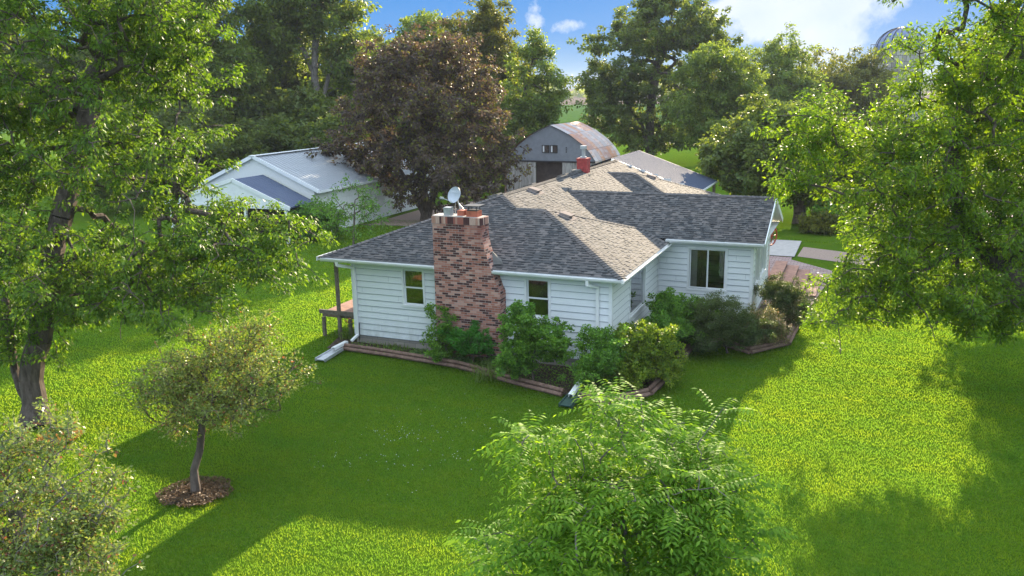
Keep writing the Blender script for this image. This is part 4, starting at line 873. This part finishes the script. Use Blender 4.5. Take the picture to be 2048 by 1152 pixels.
def strap_clump(name, label, px, n, ln, m, spread=0.35, flowers=0, cat='plant', seed=0):
    g = np.random.default_rng(seed); c = G(*px); c[2] = 0.02; root = empty(name, c, label, cat); V = []
    for i in range(n):
        a = g.random()*2*pi; o = np.array([cos(a), sin(a), 0]); p = c+np.array([*(g.normal(0, spread, 2)), 0]); l = ln*g.uniform(0.6, 1.1); s = np.array([-o[1], o[0], 0]); lean = g.uniform(0.3, 0.9); P = [];
        for t in np.linspace(0, 1, 5): P.append(p+o*l*lean*t+np.array([0, 0, l*(t*1.1-0.95*t*t*lean)]))
        for j in range(4):
            w0, w1 = 0.014*(1-j/4*0.8), 0.014*(1-(j+1)/4*0.85); V.append([P[j]-s*w0, P[j]+s*w0, P[j+1]+s*w1, P[j+1]-s*w1])
    quads('foliage', np.array(V), m, root)
    if flowers:
        Vf = []; Vs = []
        for i in range(flowers):
            p = c+np.array([*g.normal(0, spread*0.8, 2), ln*g.uniform(0.85, 1.25)]); b0 = c+np.array([*g.normal(0, 0.1, 2), 0]); Vs.append((b0, p))
            for k2 in range(6):
                a = k2*pi/3+i; A = np.array([[cos(a), sin(a), 0.6]]); Vf.append(leafverts((p+A[0]*0.04)[None], A, np.array([[0, 0, 1.0]]), [0.10], [0.045]))
        for i in range(flowers): quads('flower', np.concatenate(Vf[i*6:i*6+6]), PETAL, root)
        quads('stem', tubes(np.array([a for a, _ in Vs]), np.array([b_ for _, b_ in Vs]), np.full(flowers, .006), np.full(flowers, .005), 4), L_BLADE, root)
strap_clump('daylily', 'daylily with orange blooms by the left house corner and porch', (702, 678), 90, 0.55, L_BLADE, 0.22, 9, seed=1)
strap_clump('daylily', 'strap leaved clump spilling over the timbers right of the chimney', (985, 755), 160, 0.65, L_BLADE, 0.28, 0, seed=2)
strap_clump('daylily', 'fine leaved clump behind the timbers close to the big lush shrub', (1020, 745), 110, 0.6, L_BLADE, 0.25, 0, seed=4)
strap_clump('ornamental_grass', 'low tufted grass under the left front window by the foundation', (790, 695), 150, 0.26, L_BLADE, 0.30, 0, seed=3)
def cover(name, pts, n, m, L, h, seed=1):
    g = np.random.default_rng(seed); pts = np.array(pts); lo, hi = pts.min(0), pts.max(0); P = g.random((n*3, 2))*(hi-lo)+lo
    def inside(P):
        c = np.zeros(len(P), bool); j = len(pts)-1
        for i in range(len(pts)):
            xi, yi = pts[i]; xj, yj = pts[j]; t = ((yi > P[:, 1]) != (yj > P[:, 1])) & (P[:, 0] < (xj-xi)*(P[:, 1]-yi)/((yj-yi) if abs(yj-yi) > 1e-9 else 1e-9)+xi); c ^= t; j = i
        return c
    P = P[inside(P)][:n]; n = len(P); P3 = np.c_[P, 0.03+g.random(n)**0.7*h]; A = g.normal(0, 1, (n, 3)); A[:, 2] *= 0.4; N = np.array([0, 0, 1.0])+g.normal(0, 0.4, (n, 3)); ls = L*(0.6+0.7*g.random(n))
    o = quads(name, leafverts(P3, A, N, ls, ls*0.6), m); o['kind'] = 'stuff'; return o, inside
o, _ = cover('ground_cover', [(2.3, -0.9), (4.3, -1.1), (5.6, -1.5), (5.6, -0.5), (3.1, -0.3), (2.4, -0.35)], 2600, L_COVER, 0.075, 0.16, 1); o['label'] = 'pale leafy ground cover in the flower bed'
o, inside_bed = cover('leaf_litter', bed, 9000, leafmat('fallen_leaf', (0.05, 0.045, 0.02), (0.16, 0.12, 0.07), 0.2), 0.05, 0.02, 2); o['label'] = 'dry fallen leaves on the mulch'
o, _ = cover('low_weeds', [(0.1, -0.75), (4.2, -1.05), (7.2, -1.95), (9.0, -2.2), (10.2, -0.9), (10.3, 3.4), (11.2, 3.6), (12.2, 3.1), (13.1, 4.5), (12.2, 5.5), (9, 5.5), (9, 0), (8.4, -0.3), (0.2, -0.1)], 9000, L_SHRUB, 0.06, 0.12, 4); o['label'] = 'low weeds between the shrubs'

def litter(pts, n, m, L, h, seed, lab):
    o, _ = cover('mulch_bits', pts, n, m, L, h, seed); o['label'] = lab
# ------------------------------------------------------------------ trees near the camera
def dark_ring(px, py, rx, name, m, label_=None):
    c = G(px, py); g = random.Random(px); pts = [(c[0]+rx*cos(a)*g.uniform(.85, 1.12), c[1]+rx*0.9*sin(a)*g.uniform(.85, 1.12)) for a in np.linspace(0, 2*pi, 26)[:-1]]; return sheet(name, pts, 0.012, m), pts
ring1, ring1p = dark_ring(392, 985, 0.60, 'soil_ring', SOIL); ring2, ring2p = dark_ring(118, 876, 0.36, 'clippings_patch', DRY)
BITS = leafmat('mulch_bit', (0.03, 0.02, 0.012), (0.16, 0.10, 0.055), 0.1); DRYB = leafmat('dry_grass_bit', (0.20, 0.11, 0.035), (0.42, 0.26, 0.10), 0.3)
grow = lambda pts, k_: [(np.mean([a for a, _ in pts])+(x-np.mean([a for a, _ in pts]))*k_, np.mean([b_ for _, b_ in pts])+(y-np.mean([b_ for _, b_ in pts]))*k_) for x, y in pts]
litter(grow(ring1p, 1.30), 3400, BITS, 0.05, 0.035, 7, 'loose mulch and dead grass around the small tree trunk'); litter(grow(ring2p, 1.5), 2400, DRYB, 0.06, 0.04, 8, 'orange dry grass clippings by the big left trunk')
# big tree on the left
b1 = G(70, 850); D1 = depth(b1)
make_tree('shade_tree', 'large spreading green tree with forked trunk at the left edge', 'tree', b1, [W(62, 760, D1), W(85, 640, D1-0.3), W(110, 480, D1), W(160, 300, D1), W(200, 120, D1+0.3)], 0.30,
          [ell(120, 120, D1, 250, 210), ell(300, 140, D1+0.6, 100, 140), ell(-60, 300, D1, 210, 220), ell(250, 320, D1-0.8, 160, 140), ell(370, 455, D1-0.2, 150, 78), ell(490, 462, D1+0.4, 85, 48), ell(560, 448, D1+0.5, 50, 24), ell(120, 520, D1-0.6, 220, 110), ell(300, 560, D1+0.3, 200, 70), ell(60, 640, D1, 150, 60), ell(480, 530, D1, 90, 50), ell(100, -150, D1, 300, 160), ell(290, 30, D1+0.5, 115, 90)],
          L_TREE, BARK, n_clump=480, tips=8, clump_r=0.95, per_tip=46, tip_r=0.27, L=0.11, Wd=0.050, seed=21, bare=0.18, droop=0.7, shell=0.2, flat=0.38,
          stems=[[W(30, 740, D1+0.2), W(10, 600, D1+0.4), W(-30, 420, D1+0.5), W(-40, 250, D1)], ])
# apple tree
b2 = G(392, 985); D2 = depth(b2)
make_tree('apple_tree', 'small apple tree with pale reddish leaves standing in a bare soil ring', 'tree', b2, [W(388, 940, D2), W(400, 900, D2), W(404, 850, D2), W(425, 800, D2)], 0.075,
          [ell(430, 770, D2, 110, 75), ell(500, 720, D2, 85, 62), ell(350, 770, D2, 75, 50), ell(420, 820, D2+0.2, 90, 45), ell(560, 760, D2+0.1, 70, 30), ell(400, 715, D2, 60, 40), ell(505, 670, D2, 30, 28), ell(470, 800, D2-0.3, 95, 50), ell(320, 830, D2, 50, 28)],
          L_APPLE, BARK, n_clump=165, tips=6, clump_r=0.34, per_tip=26, tip_r=0.2, L=0.062, Wd=0.034, seed=5, bare=0.08, droop=0.1, shell=0.25, rtip=0.004)
# crab apple lower left
b3 = np.array(W(40, 1000, 12.0)); b3[2] = 0
make_tree('crabapple_tree', 'pale leaved crabapple crown filling the lower left corner', 'tree', b3, [W(30, 1350, 12.2), W(20, 1150, 12.0), W(40, 1020, 12.0)], 0.10,
          [ell(60, 980, 12.0, 110, 110), ell(-60, 960, 12.2, 150, 120), ell(110, 1080, 11.8, 100, 90), ell(20, 1150, 11.6, 150, 120), ell(170, 1040, 12, 50, 45), ell(80, 890, 12.2, 70, 36), ell(-60, 1100, 11.7, 150, 140), ell(200, 955, 12.1, 22, 60), ell(160, 1120, 11.6, 80, 60)],
          L_APPLE, BARK_G, n_clump=230, tips=6, clump_r=0.30, per_tip=24, tip_r=0.17, L=0.058, Wd=0.033, seed=6, bare=0.10, droop=0.1, shell=0.3, rtip=0.004)
# young walnut in the foreground
D4 = 10.8; b4 = np.array(W(1250, 1000, D4)); b4[2] = 0
make_tree('walnut_sapling', 'bright young walnut tree top with feathered leaves in the foreground', 'tree', b4, [W(1262, 1250, D4), W(1250, 1080, D4), W(1244, 960, D4)], 0.045,
          [ell(1242, 835, D4, 40, 40), ell(1240, 890, D4, 90, 50), ell(1075, 905, D4+0.1, 55, 40), ell(1090, 960, D4+0.1, 90, 50), ell(1240, 980, D4, 160, 80), ell(1395, 905, D4+0.2, 55, 35), ell(1390, 960, D4+0.2, 90, 50), ell(1150, 1060, D4-0.2, 160, 100), ell(1350, 1060, D4, 140, 95), ell(1480, 1090, D4+0.1, 60, 50), ell(1020, 1100, D4, 70, 55), ell(1250, 1180, D4-0.3, 260, 90)],
          L_WALNUT, BARK_G, n_clump=98, tips=4, clump_r=0.34, per_tip=5, tip_r=0.20, L=0.115, Wd=0.045, seed=8, droop=0.30, pin=(8, 0.56), shell=0.35, rtip=0.005)
# big tree on the right
D5 = 21.5; b5 = np.array(W(2128, 660, 22.2)); b5[2] = 0
make_tree('ash_tree', 'large bright green tree with drooping bare twigs along the right edge', 'tree', b5, [W(2110, 660, 22.0), W(1995, 530, 22.2), W(1925, 440, 22.4), W(1900, 330, 22.6), W(1930, 180, 22.6)], 0.24,
          [ell(1660, 265, D5, 85, 62), ell(1640, 335, D5+0.3, 80, 60), ell(1790, 300, D5+0.3, 95, 70), ell(1820, 400, D5+1.2, 120, 55), ell(1930, 130, D5, 110, 120), ell(1850, 200, D5, 90, 50), ell(1790, 370, D5, 120, 70), ell(1980, 420, D5, 120, 90), ell(1810, 470, D5, 80, 40), ell(1880, 230, D5+0.5, 110, 80), ell(2050, 60, D5, 150, 150), ell(2060, 250, D5, 140, 140), ell(1960, 330, D5+1, 150, 90),
           ell(1725, 570, D5+0.3, 60, 42), ell(1780, 540, D5, 80, 45), ell(1900, 570, D5+0.2, 140, 50), ell(1790, 600, D5+0.2, 70, 30), ell(1990, 620, D5, 90, 40), ell(2020, 470, D5, 110, 90), ell(1680, 625, D5+0.3, 30, 25), ell(1840, 480, D5+1.5, 120, 60), ell(1900, -60, D5, 150, 60), ell(2080, -120, D5, 200, 120), ell(2040, 590, D5, 110, 70)],
          L_BRIGHT, BARK, n_clump=480, tips=7, clump_r=0.72, per_tip=42, tip_r=0.31, L=0.12, Wd=0.044, seed=31, bare=0.16, droop=0.4, shell=0.3, flat=0.6)
# bare drooping twigs of the right tree are part of its lower crown

# ------------------------------------------------------------------ trees behind the house
b6 = G(853, 440); D6 = depth(b6)
make_tree('purple_maple', 'broad rounded maple with dark purple leaves behind the farmhouse', 'tree', b6, [W(852, 420, D6), W(845, 370, D6), W(838, 300, D6), W(840, 200, D6)], 0.42,
          [ell(850, 200, D6, 150, 100), ell(760, 250, D6, 90, 100), ell(930, 240, D6, 95, 105), ell(840, 120, D6, 100, 55), ell(730, 330, D6, 65, 55), ell(960, 340, D6, 70, 55), ell(850, 330, D6-1, 120, 70), ell(700, 300, D6, 45, 40), ell(900, 130, D6+1, 75, 60), ell(770, 140, D6+0.5, 70, 55), ell(985, 300, D6, 45, 60), ell(800, 375, D6-1, 70, 25), ell(940, 385, D6-1, 60, 24)],
          L_PURPLE, BARK, n_clump=270, tips=7, clump_r=1.0, per_tip=34, tip_r=0.42, L=0.20, Wd=0.13, seed=41, droop=0.3, shell=0.2,
          stems=[[W(870, 380, D6), W(890, 300, D6), W(900, 220, D6)], [W(830, 390, D6), W(790, 320, D6), W(770, 250, D6)]])
# sapling and bushes beside the pole building
b7 = G(707, 497); D7 = depth(b7)
make_tree('sapling', 'slender green sapling on the lawn left of the farmhouse eave', 'tree', b7, [W(708, 455, D7), W(710, 400, D7)], 0.05,
          [ell(708, 405, D7, 45, 38), ell(660, 432, D7, 42, 22), ell(752, 432, D7, 42, 24), ell(710, 450, D7, 60, 24), ell(740, 385, D7, 26, 22)], L_SHRUB, BARK, n_clump=34, tips=5, clump_r=0.5, per_tip=12, tip_r=0.28, L=0.16, Wd=0.07, seed=42, droop=0.3, rtip=0.006)
b7b = G(632, 480); D7b = depth(b7b)
make_tree('lilac_bush', 'rounded green bush against the corner of the white pole building', 'shrub', b7b, [W(634, 460, D7b)], 0.06, [ell(630, 440, D7b, 34, 34), ell(655, 455, D7b, 30, 24), ell(605, 465, D7b, 24, 22)], L_SHRUB, BARK, n_clump=60, tips=5, clump_r=0.5, per_tip=24, tip_r=0.35, L=0.16, Wd=0.10, seed=43, parent_names=('stem', 'foliage'))
# slim tree between maple and barn
def far_tree(name, label, px, base_D, trunk_px, lobes, leaf, bark=BARK, r0=0.3, n=110, per=34, L=0.34, Wd=0.22, cr=1.4, tr=0.8, seed=1, tips=7, stems=None, group=None, cat='tree', shell=0.4, up=0.9, bare=0.0):
    b_ = np.array(W(px, 300, base_D)); b_[2] = 0; D = base_D
    return make_tree(name, label, cat, b_, [W(x, y, D) for x, y in trunk_px], r0, [ell(x, y, D+dd_, rx, ry) for x, y, rx, ry, dd_ in lobes], leaf, bark, n_clump=n, tips=tips, clump_r=cr, per_tip=per, tip_r=tr, L=L, Wd=Wd, seed=seed, shell=shell, group=group, up=up, bare=bare,
                     stems=[[W(x, y, D) for x, y in s] for s in (stems or [])])
far_tree('slim_tree', 'slim open crowned tree between the purple maple and the arched barn', 1050, 70, [(1048, 250), (1050, 180), (1062, 130)],
         [(1065, 140, 42, 42, 0), (1095, 175, 34, 34, 0), (1030, 195, 34, 40, 0), (1070, 225, 42, 34, 0), (1030, 255, 30, 36, 0), (1065, 105, 20, 24, 0)], L_MID, r0=0.20, n=95, per=26, L=0.26, Wd=0.15, cr=0.9, tr=0.6, seed=51)
far_tree('oak_tree', 'large dark open crowned oak rising above the metal shed', 1300, 88, [(1300, 300), (1300, 230), (1310, 150), (1325, 80)],
         [(1330, 60, 115, 62, 0), (1270, 90, 60, 50, 0), (1195, 110, 30, 30, 0), (1410, 80, 62, 50, 0), (1440, 100, 42, 36, 0), (1240, 150, 55, 40, 0), (1210, 180, 48, 36, 0), (1330, 170, 110, 60, 0), (1250, 215, 75, 48, 0), (1370, 235, 90, 48, 0), (1300, 270, 80, 36, 0), (1230, 250, 60, 30, 0), (1340, 15, 60, 32, 0)], L_DARK, r0=0.55, n=250, per=38, L=0.32, Wd=0.21, cr=1.35, tr=0.62, seed=52,
         stems=[[(1320, 250), (1370, 180), (1400, 120)], [(1285, 250), (1240, 190), (1205, 150)]])
rowt = [(1420, 74, [(1420, 340), (1425, 250), (1430, 180)], [(1430, 150, 70, 50, 0), (1470, 190, 60, 50, 0), (1410, 220, 70, 50, 0), (1440, 258, 70, 30, 0)], L_MID, 'feathery grey green tree just right of the dark oak'),
        (1545, 95, [(1545, 280), (1540, 220), (1545, 160)], [(1555, 150, 70, 58, 0), (1520, 200, 80, 55, 0), (1590, 210, 70, 50, 0), (1550, 250, 90, 36, 0), (1570, 110, 32, 26, 0)], L_MID, 'spiky topped tree in the middle of the row behind the lawn'),
        (1680, 108, [(1680, 262), (1675, 215), (1670, 170)], [(1665, 160, 60, 52, 0), (1705, 190, 66, 55, 0), (1640, 220, 60, 50, 0), (1700, 250, 80, 34, 0), (1740, 150, 36, 40, 0)], L_OLIVE, 'olive green tree in the row below the silo dome')]
for i, (px, D, tk, lb, lf, lab) in enumerate(rowt):
    far_tree('row_tree', lab, px, D, tk, lb, lf, n=155, per=40, L=0.27*D/74, Wd=0.13*D/74, cr=1.1*D/74, tr=0.58*D/74, seed=60+i, group='trees in a row behind the lawn', shell=0.35)
# dark round tree with the thick trunk beyond the patio
b13 = G(1600, 447); D13 = depth(b13)
make_tree('lawn_maple', 'dark crowned maple with thick bare trunk on the sunny lawn beyond the patio', 'tree', b13, [W(1599, 390, D13), W(1590, 340, D13), W(1570, 290, D13)], 0.34,
          [ell(1530, 300, D13, 95, 62), ell(1600, 290, D13+0.5, 100, 60), ell(1470, 320, D13, 48, 42), ell(1560, 350, D13-0.5, 90, 34), ell(1660, 330, D13, 60, 45), ell(1560, 255, D13, 80, 36), ell(1500, 370, D13, 40, 20), ell(1625, 375, D13, 60, 22)],
          L_DARK, BARK, n_clump=230, tips=6, clump_r=0.9, per_tip=40, tip_r=0.55, L=0.25, Wd=0.17, seed=70, shell=0.4)
# small tree and bushes right of it
b14 = G(1742, 440); D14 = depth(b14)
make_tree('lawn_tree', 'small green tree half hidden behind the bright right hand crown', 'tree', b14, [W(1745, 400, D14), W(1750, 350, D14)], 0.16,
          [ell(1750, 340, D14, 80, 50), ell(1820, 350, D14, 80, 50), ell(1690, 370, D14, 50, 34)], L_MID, BARK, n_clump=90, tips=6, clump_r=0.9, per_tip=30, tip_r=0.5, L=0.24, Wd=0.13, seed=71)
for i, (px, py, rx, ry, lab) in enumerate(((1668, 440, 34, 26, 'dark rounded bush on the lawn right of the thick trunk'), (1640, 455, 18, 14, 'low reddish weedy bush at the lawn edge beyond the patio'), (1850, 430, 40, 24, 'bush at the lawn edge seen under the right hand tree'))):
    bb = G(px, py+ry*0.8); Db = depth(bb); make_tree('lawn_bush', lab, 'shrub', bb, [W(px, py+5, Db)], 0.05, [ell(px, py, Db, rx, ry)], L_SHRUB if i != 1 else L_OLIVE, BARK, n_clump=40, tips=4, clump_r=0.5, per_tip=26, tip_r=0.35, L=0.17, Wd=0.10, seed=80+i, parent_names=('stem', 'foliage'))
# posts of the wire fence on the right lawn
for i, (px, py) in enumerate(((1763, 468), (1838, 470), (1905, 474))):
    p = G(px, py); b = MB(); b.box((p[0]-.05, p[1]-.05, 0), (p[0]+.05, p[1]+.05, 1.3)); tag(b.build('fence_post', WOODG), ('left', 'middle', 'right')[i]+'most of three slim posts on the right lawn' if i != 1 else 'middle of three slim posts on the right lawn', 'post', 'posts on the right lawn')
# tall cottonwood with pale leaning trunk
far_tree('cottonwood', 'tall cottonwood with long curving pale trunk behind the pole building', 655, 74, [(652, 290), (640, 220), (628, 150), (632, 60), (625, -40)],
         [(620, 20, 60, 60, 0), (680, 60, 50, 60, 0), (570, 60, 50, 50, 0), (640, -60, 110, 70, 0), (560, 120, 40, 60, 0), (700, 130, 36, 40, 0), (655, 215, 34, 26, 0)], L_MID, BARK_G, r0=0.46, n=150, per=34, L=0.34, Wd=0.22, cr=1.3, tr=0.85, seed=90,
         stems=[[(640, 215), (665, 130), (700, 60), (720, 0)], [(630, 150), (600, 90), (590, 20)]])
far_tree('cottonwood', 'cottonwood with forked grey trunk directly left of the white gable', 402, 70, [(405, 300), (395, 200), (390, 110), (405, 10)],
         [(390, 60, 60, 80, 0), (450, 20, 60, 60, 0), (340, 130, 60, 60, 0), (450, 130, 55, 50, 0), (400, -70, 120, 70, 0), (470, 190, 40, 40, 0)], L_MID, BARK_G, r0=0.40, n=150, per=34, L=0.32, Wd=0.20, cr=1.2, tr=0.8, seed=91, stems=[[(395, 190), (430, 120), (460, 50)]])
# woodland behind: three kinds, then copies
wood_lab = ['tall leafy woodland tree behind the pole building', 'dense dark woodland tree in the shade behind the pole building', 'olive crowned woodland tree showing above the purple maple']
def wood_proto(px, D, leaf, seed, h, wd, lab):
    b_ = np.array(W(px, 300, D)); b_[2] = 0; c = b_
    lb = [(c[0]+dx*wd, c[1]+dy*wd, hz*h, r*wd, r*wd, rz*h) for dx, dy, hz, r, rz in ((0, 0, 0.72, 0.62, 0.20), (0.45, 0.1, 0.55, 0.5, 0.16), (-0.45, -0.1, 0.5, 0.5, 0.17), (0.1, 0.4, 0.62, 0.5, 0.16), (0, -0.45, 0.42, 0.45, 0.15), (0.25, -0.2, 0.86, 0.36, 0.12), (-0.2, 0.2, 0.34, 0.5, 0.10))]
    return make_tree('woodland_tree', lab, 'tree', b_, [b_+[0.2, 0, h*0.3], b_+[-0.3, 0.3, h*0.6], b_+[0.1, 0, h*0.8]], 0.36, lb, leaf, BARK, n_clump=150, tips=7, clump_r=1.15, per_tip=42, tip_r=0.62, L=0.27, Wd=0.17, seed=seed, shell=0.35, group='woodland trees behind the buildings')
P_ = [wood_proto(485, 84, L_MID, 101, 13.5, 5.2, 'leafy woodland tree right of the forked cottonwood'), wood_proto(560, 80, L_DARK, 102, 16, 5.0, 'dark woodland tree directly above the white gable peak'), wood_proto(960, 82, L_OLIVE, 103, 17.5, 5.0, 'olive crowned tree rising behind the right side of the purple maple')]
spots = [(340, 78, 1, 'dark woodland tree behind the left spreading crown'), (420, 96, 1, 'woodland tree deep in shade between two pale trunks'), (520, 98, 0, 'leafy woodland tree under the small gap of blue sky'), (600, 92, 1, 'dark woodland tree left of the curving pale trunk'), (690, 90, 1, 'dark woodland tree right of the curving pale trunk'),
         (740, 100, 0, 'woodland tree behind the left side of the purple maple'), (800, 92, 2, 'olive woodland tree over the purple maple top left'), (880, 90, 0, 'woodland tree standing over the purple maple top'), (1010, 96, 0, 'green tree right behind the slim open tree'), (250, 90, 0, 'woodland tree glimpsed through the left crown'), (150, 86, 1, 'dark woodland tree glimpsed low through the left crown'), (60, 92, 0, 'farthest left woodland tree behind the big crown'), (-60, 90, 1, 'woodland tree beyond the left edge of the view')]
g = np.random.default_rng(9)
for px, D, kind, lab in spots:
    p = W(px, 300, D); s = g.uniform(0.85, 1.1); hs = {520: 0.95, 740: 1.1, 880: 1.2, 1010: 0.9, 250: 1.4, 60: 1.4}.get(px, s); copy_tree(P_[kind], (p[0], p[1], 0), g.uniform(0, 6), (s, s, hs), lab)
# understory
u0 = None
for i, (px, D, s, lab) in enumerate(((470, 66, 1.0, 'understory bush behind the white gable left slope'), (560, 68, 1.1, 'understory bush behind the gable peak'), (680, 66, 1.15, 'understory bush at the foot of the curving pale trunk'), (760, 70, 1.2, 'understory bush behind the pole building ridge'), (620, 72, 1.5, 'tall understory bush between the trunks'), (400, 66, 1.3, 'understory bush left of the white gable'), (860, 72, 1.4, 'understory bush behind the purple maple trunk'), (980, 70, 1.3, 'understory bush right of the purple maple'), (300, 60, 1.4, 'understory bush behind the left crown'), (1100, 74, 0.8, 'low bush beside the barn roof'), (520, 75, 1.7, 'highest understory bush under the woodland'))):
    p = np.array(W(px, 300, D)); p[2] = 0
    if u0 is None: u0 = make_tree('understory_bush', lab, 'shrub', p, [p+[0, 0, 1.2]], 0.12, [(p[0], p[1], 2.6, 2.6, 2.6, 2.0), (p[0]+1.8, p[1], 1.9, 2.0, 2.0, 1.6), (p[0]-1.8, p[1], 1.8, 2.0, 2.0, 1.5), (p[0], p[1], 4.0, 1.6, 1.6, 1.4)], L_DARK, BARK, n_clump=110, tips=5, clump_r=0.9, per_tip=30, tip_r=0.6, L=0.28, Wd=0.18, seed=110, shell=0.4, group='bushes under the woodland', parent_names=('stem', 'foliage'))
    else: copy_tree(u0, p, g.uniform(0, 6), (s, s, s), lab)
# unseen from here but shading the right lawn: a neighbour of the big right tree
ny = copy_tree(P_[0], (21.2, 18.0, 0), 1.0, (0.95, 0.95, 0.95), 'unseen green tree shading the right lawn from behind the large right hand crown')
copy_tree(P_[2], (28.0, 15.0, 0), 2.0, (0.9, 0.9, 0.66), 'tree standing past the right edge of the lawn')
# far treeline
g = np.random.default_rng(77); V = []
for i in range(9000):
    px = g.uniform(-900, 3000); D = g.uniform(640, 760); h = 9+5*sin(px*0.02)+3*sin(px*0.07+1)
    if 1165 < px < 1200: h *= 0.4
    p = np.array(W(px, 300, D)); p[2] = g.random()**0.7*max(h, 3); V.append(p)
V = np.array(V); A = g.normal(0, 1, V.shape); N = g.normal(0, 1, V.shape)+[0, -0.5, 0.5]; o = quads('distant_woods', leafverts(V, A, N, np.full(len(V), 5.5), np.full(len(V), 4.2)), L_DARK); o['kind'] = 'stuff'; o['label'] = 'distant hazy line of woods beyond the fields'

# ------------------------------------------------------------------ grass
g = np.random.default_rng(4); NB = 1000000
# density falls with distance from the camera so the blades stay visible where the lawn is near
P = np.c_[g.uniform(-22, 26, NB*2), g.uniform(-17.5, 24, NB*2)]
dist = np.hypot(P[:, 0]-CAM[0], P[:, 1]-CAM[1]); keep = g.random(len(P)) < np.clip((17/dist)**1.6, 0, 1)
keep &= ~inside_bed(P); hx = (P[:, 0] > -0.1) & (P[:, 0] < 8.7) & (P[:, 1] > -0.1) & (P[:, 1] < 18.1); hx |= (P[:, 0] > 8.6) & (P[:, 0] < 13.45+np.clip((P[:, 1]-9.8)*0.11, 0, 0.6)) & (P[:, 1] > 8.9) & (P[:, 1] < 19.1); hx |= (P[:, 0] > 8.6) & (P[:, 0] < 12) & (P[:, 1] > 5.7) & (P[:, 1] < 9.1); hx |= (P[:, 0] > 10.1) & (P[:, 0] < 15.8) & (P[:, 1] > 17.8) & (P[:, 1] < 23.5)
keep &= ~hx
for rp, rr in ((ring1p, 0.56), (ring2p, 0.4)):
    c = np.mean(np.array(rp), axis=0); keep &= np.hypot(P[:, 0]-c[0], P[:, 1]-c[1]) > rr*g.uniform(0.85, 1.25, len(P))
P = P[keep][:NB]; n = len(P); dist = np.hypot(P[:, 0]-CAM[0], P[:, 1]-CAM[1])
hgt = 0.018*(0.7+0.6*g.random(n)); wd = 0.0065*(dist/14)**0.7
a = g.random(n)*2*pi; s = np.c_[np.cos(a), np.sin(a), np.zeros(n)]*wd[:, None]; ln = g.normal(0, 0.9, (n, 2))*hgt[:, None]
B0 = np.c_[P, np.full(n, -0.02)]; T_ = np.c_[P+ln, hgt]
quads('grass', np.stack([B0-s, B0+s, T_+s*0.35, T_-s*0.35], 1), L_GRASS); bpy.data.objects['grass']['kind'] = 'stuff'; bpy.data.objects['grass']['label'] = 'mown green lawn grass around the house'
# white flecks (fallen petals and clover) on the shaded lawn
m_ = g.normal(0, 1, (140, 2)); m_[:70] = g.normal(0, 1, (70, 2))*0.25+g.normal(0, 1, (7, 2))[np.arange(70) % 7]; Pf = np.array([G(830+x*95, 880+y*42, 0.03) for x, y in m_]); A = g.normal(0, 1, Pf.shape); A[:, 2] *= 0.2
o = quads('clover_flowers', leafverts(Pf, A, np.tile([0, 0, 1.0], (140, 1)), np.full(140, 0.026), np.full(140, 0.02)), WHITE); o['kind'] = 'stuff'; o['label'] = 'white flecks scattered on the shaded lawn'

# ------------------------------------------------------------------ haze
HZ = True
if HZ:
    b = MB(); b.box((-1400, -60, -1.2), (1400, 1100, 24)); hz = b.build('haze', mat('haze_air', lambda q: q.n('ShaderNodeBsdfDiffuse').outputs[0])); hz['kind'] = 'stuff'
    m = hz.data.materials[0]; m.node_tree.nodes.clear(); q = NT(m.node_tree)
    v = q.n('ShaderNodeVolumePrincipled', ins={'Color': (0.80, 0.88, 1.0, 1), 'Density': 0.00022, 'Anisotropy': 0.1}); o_ = q.n('ShaderNodeOutputMaterial'); m.node_tree.links.new(v.outputs[0], o_.inputs['Volume'])
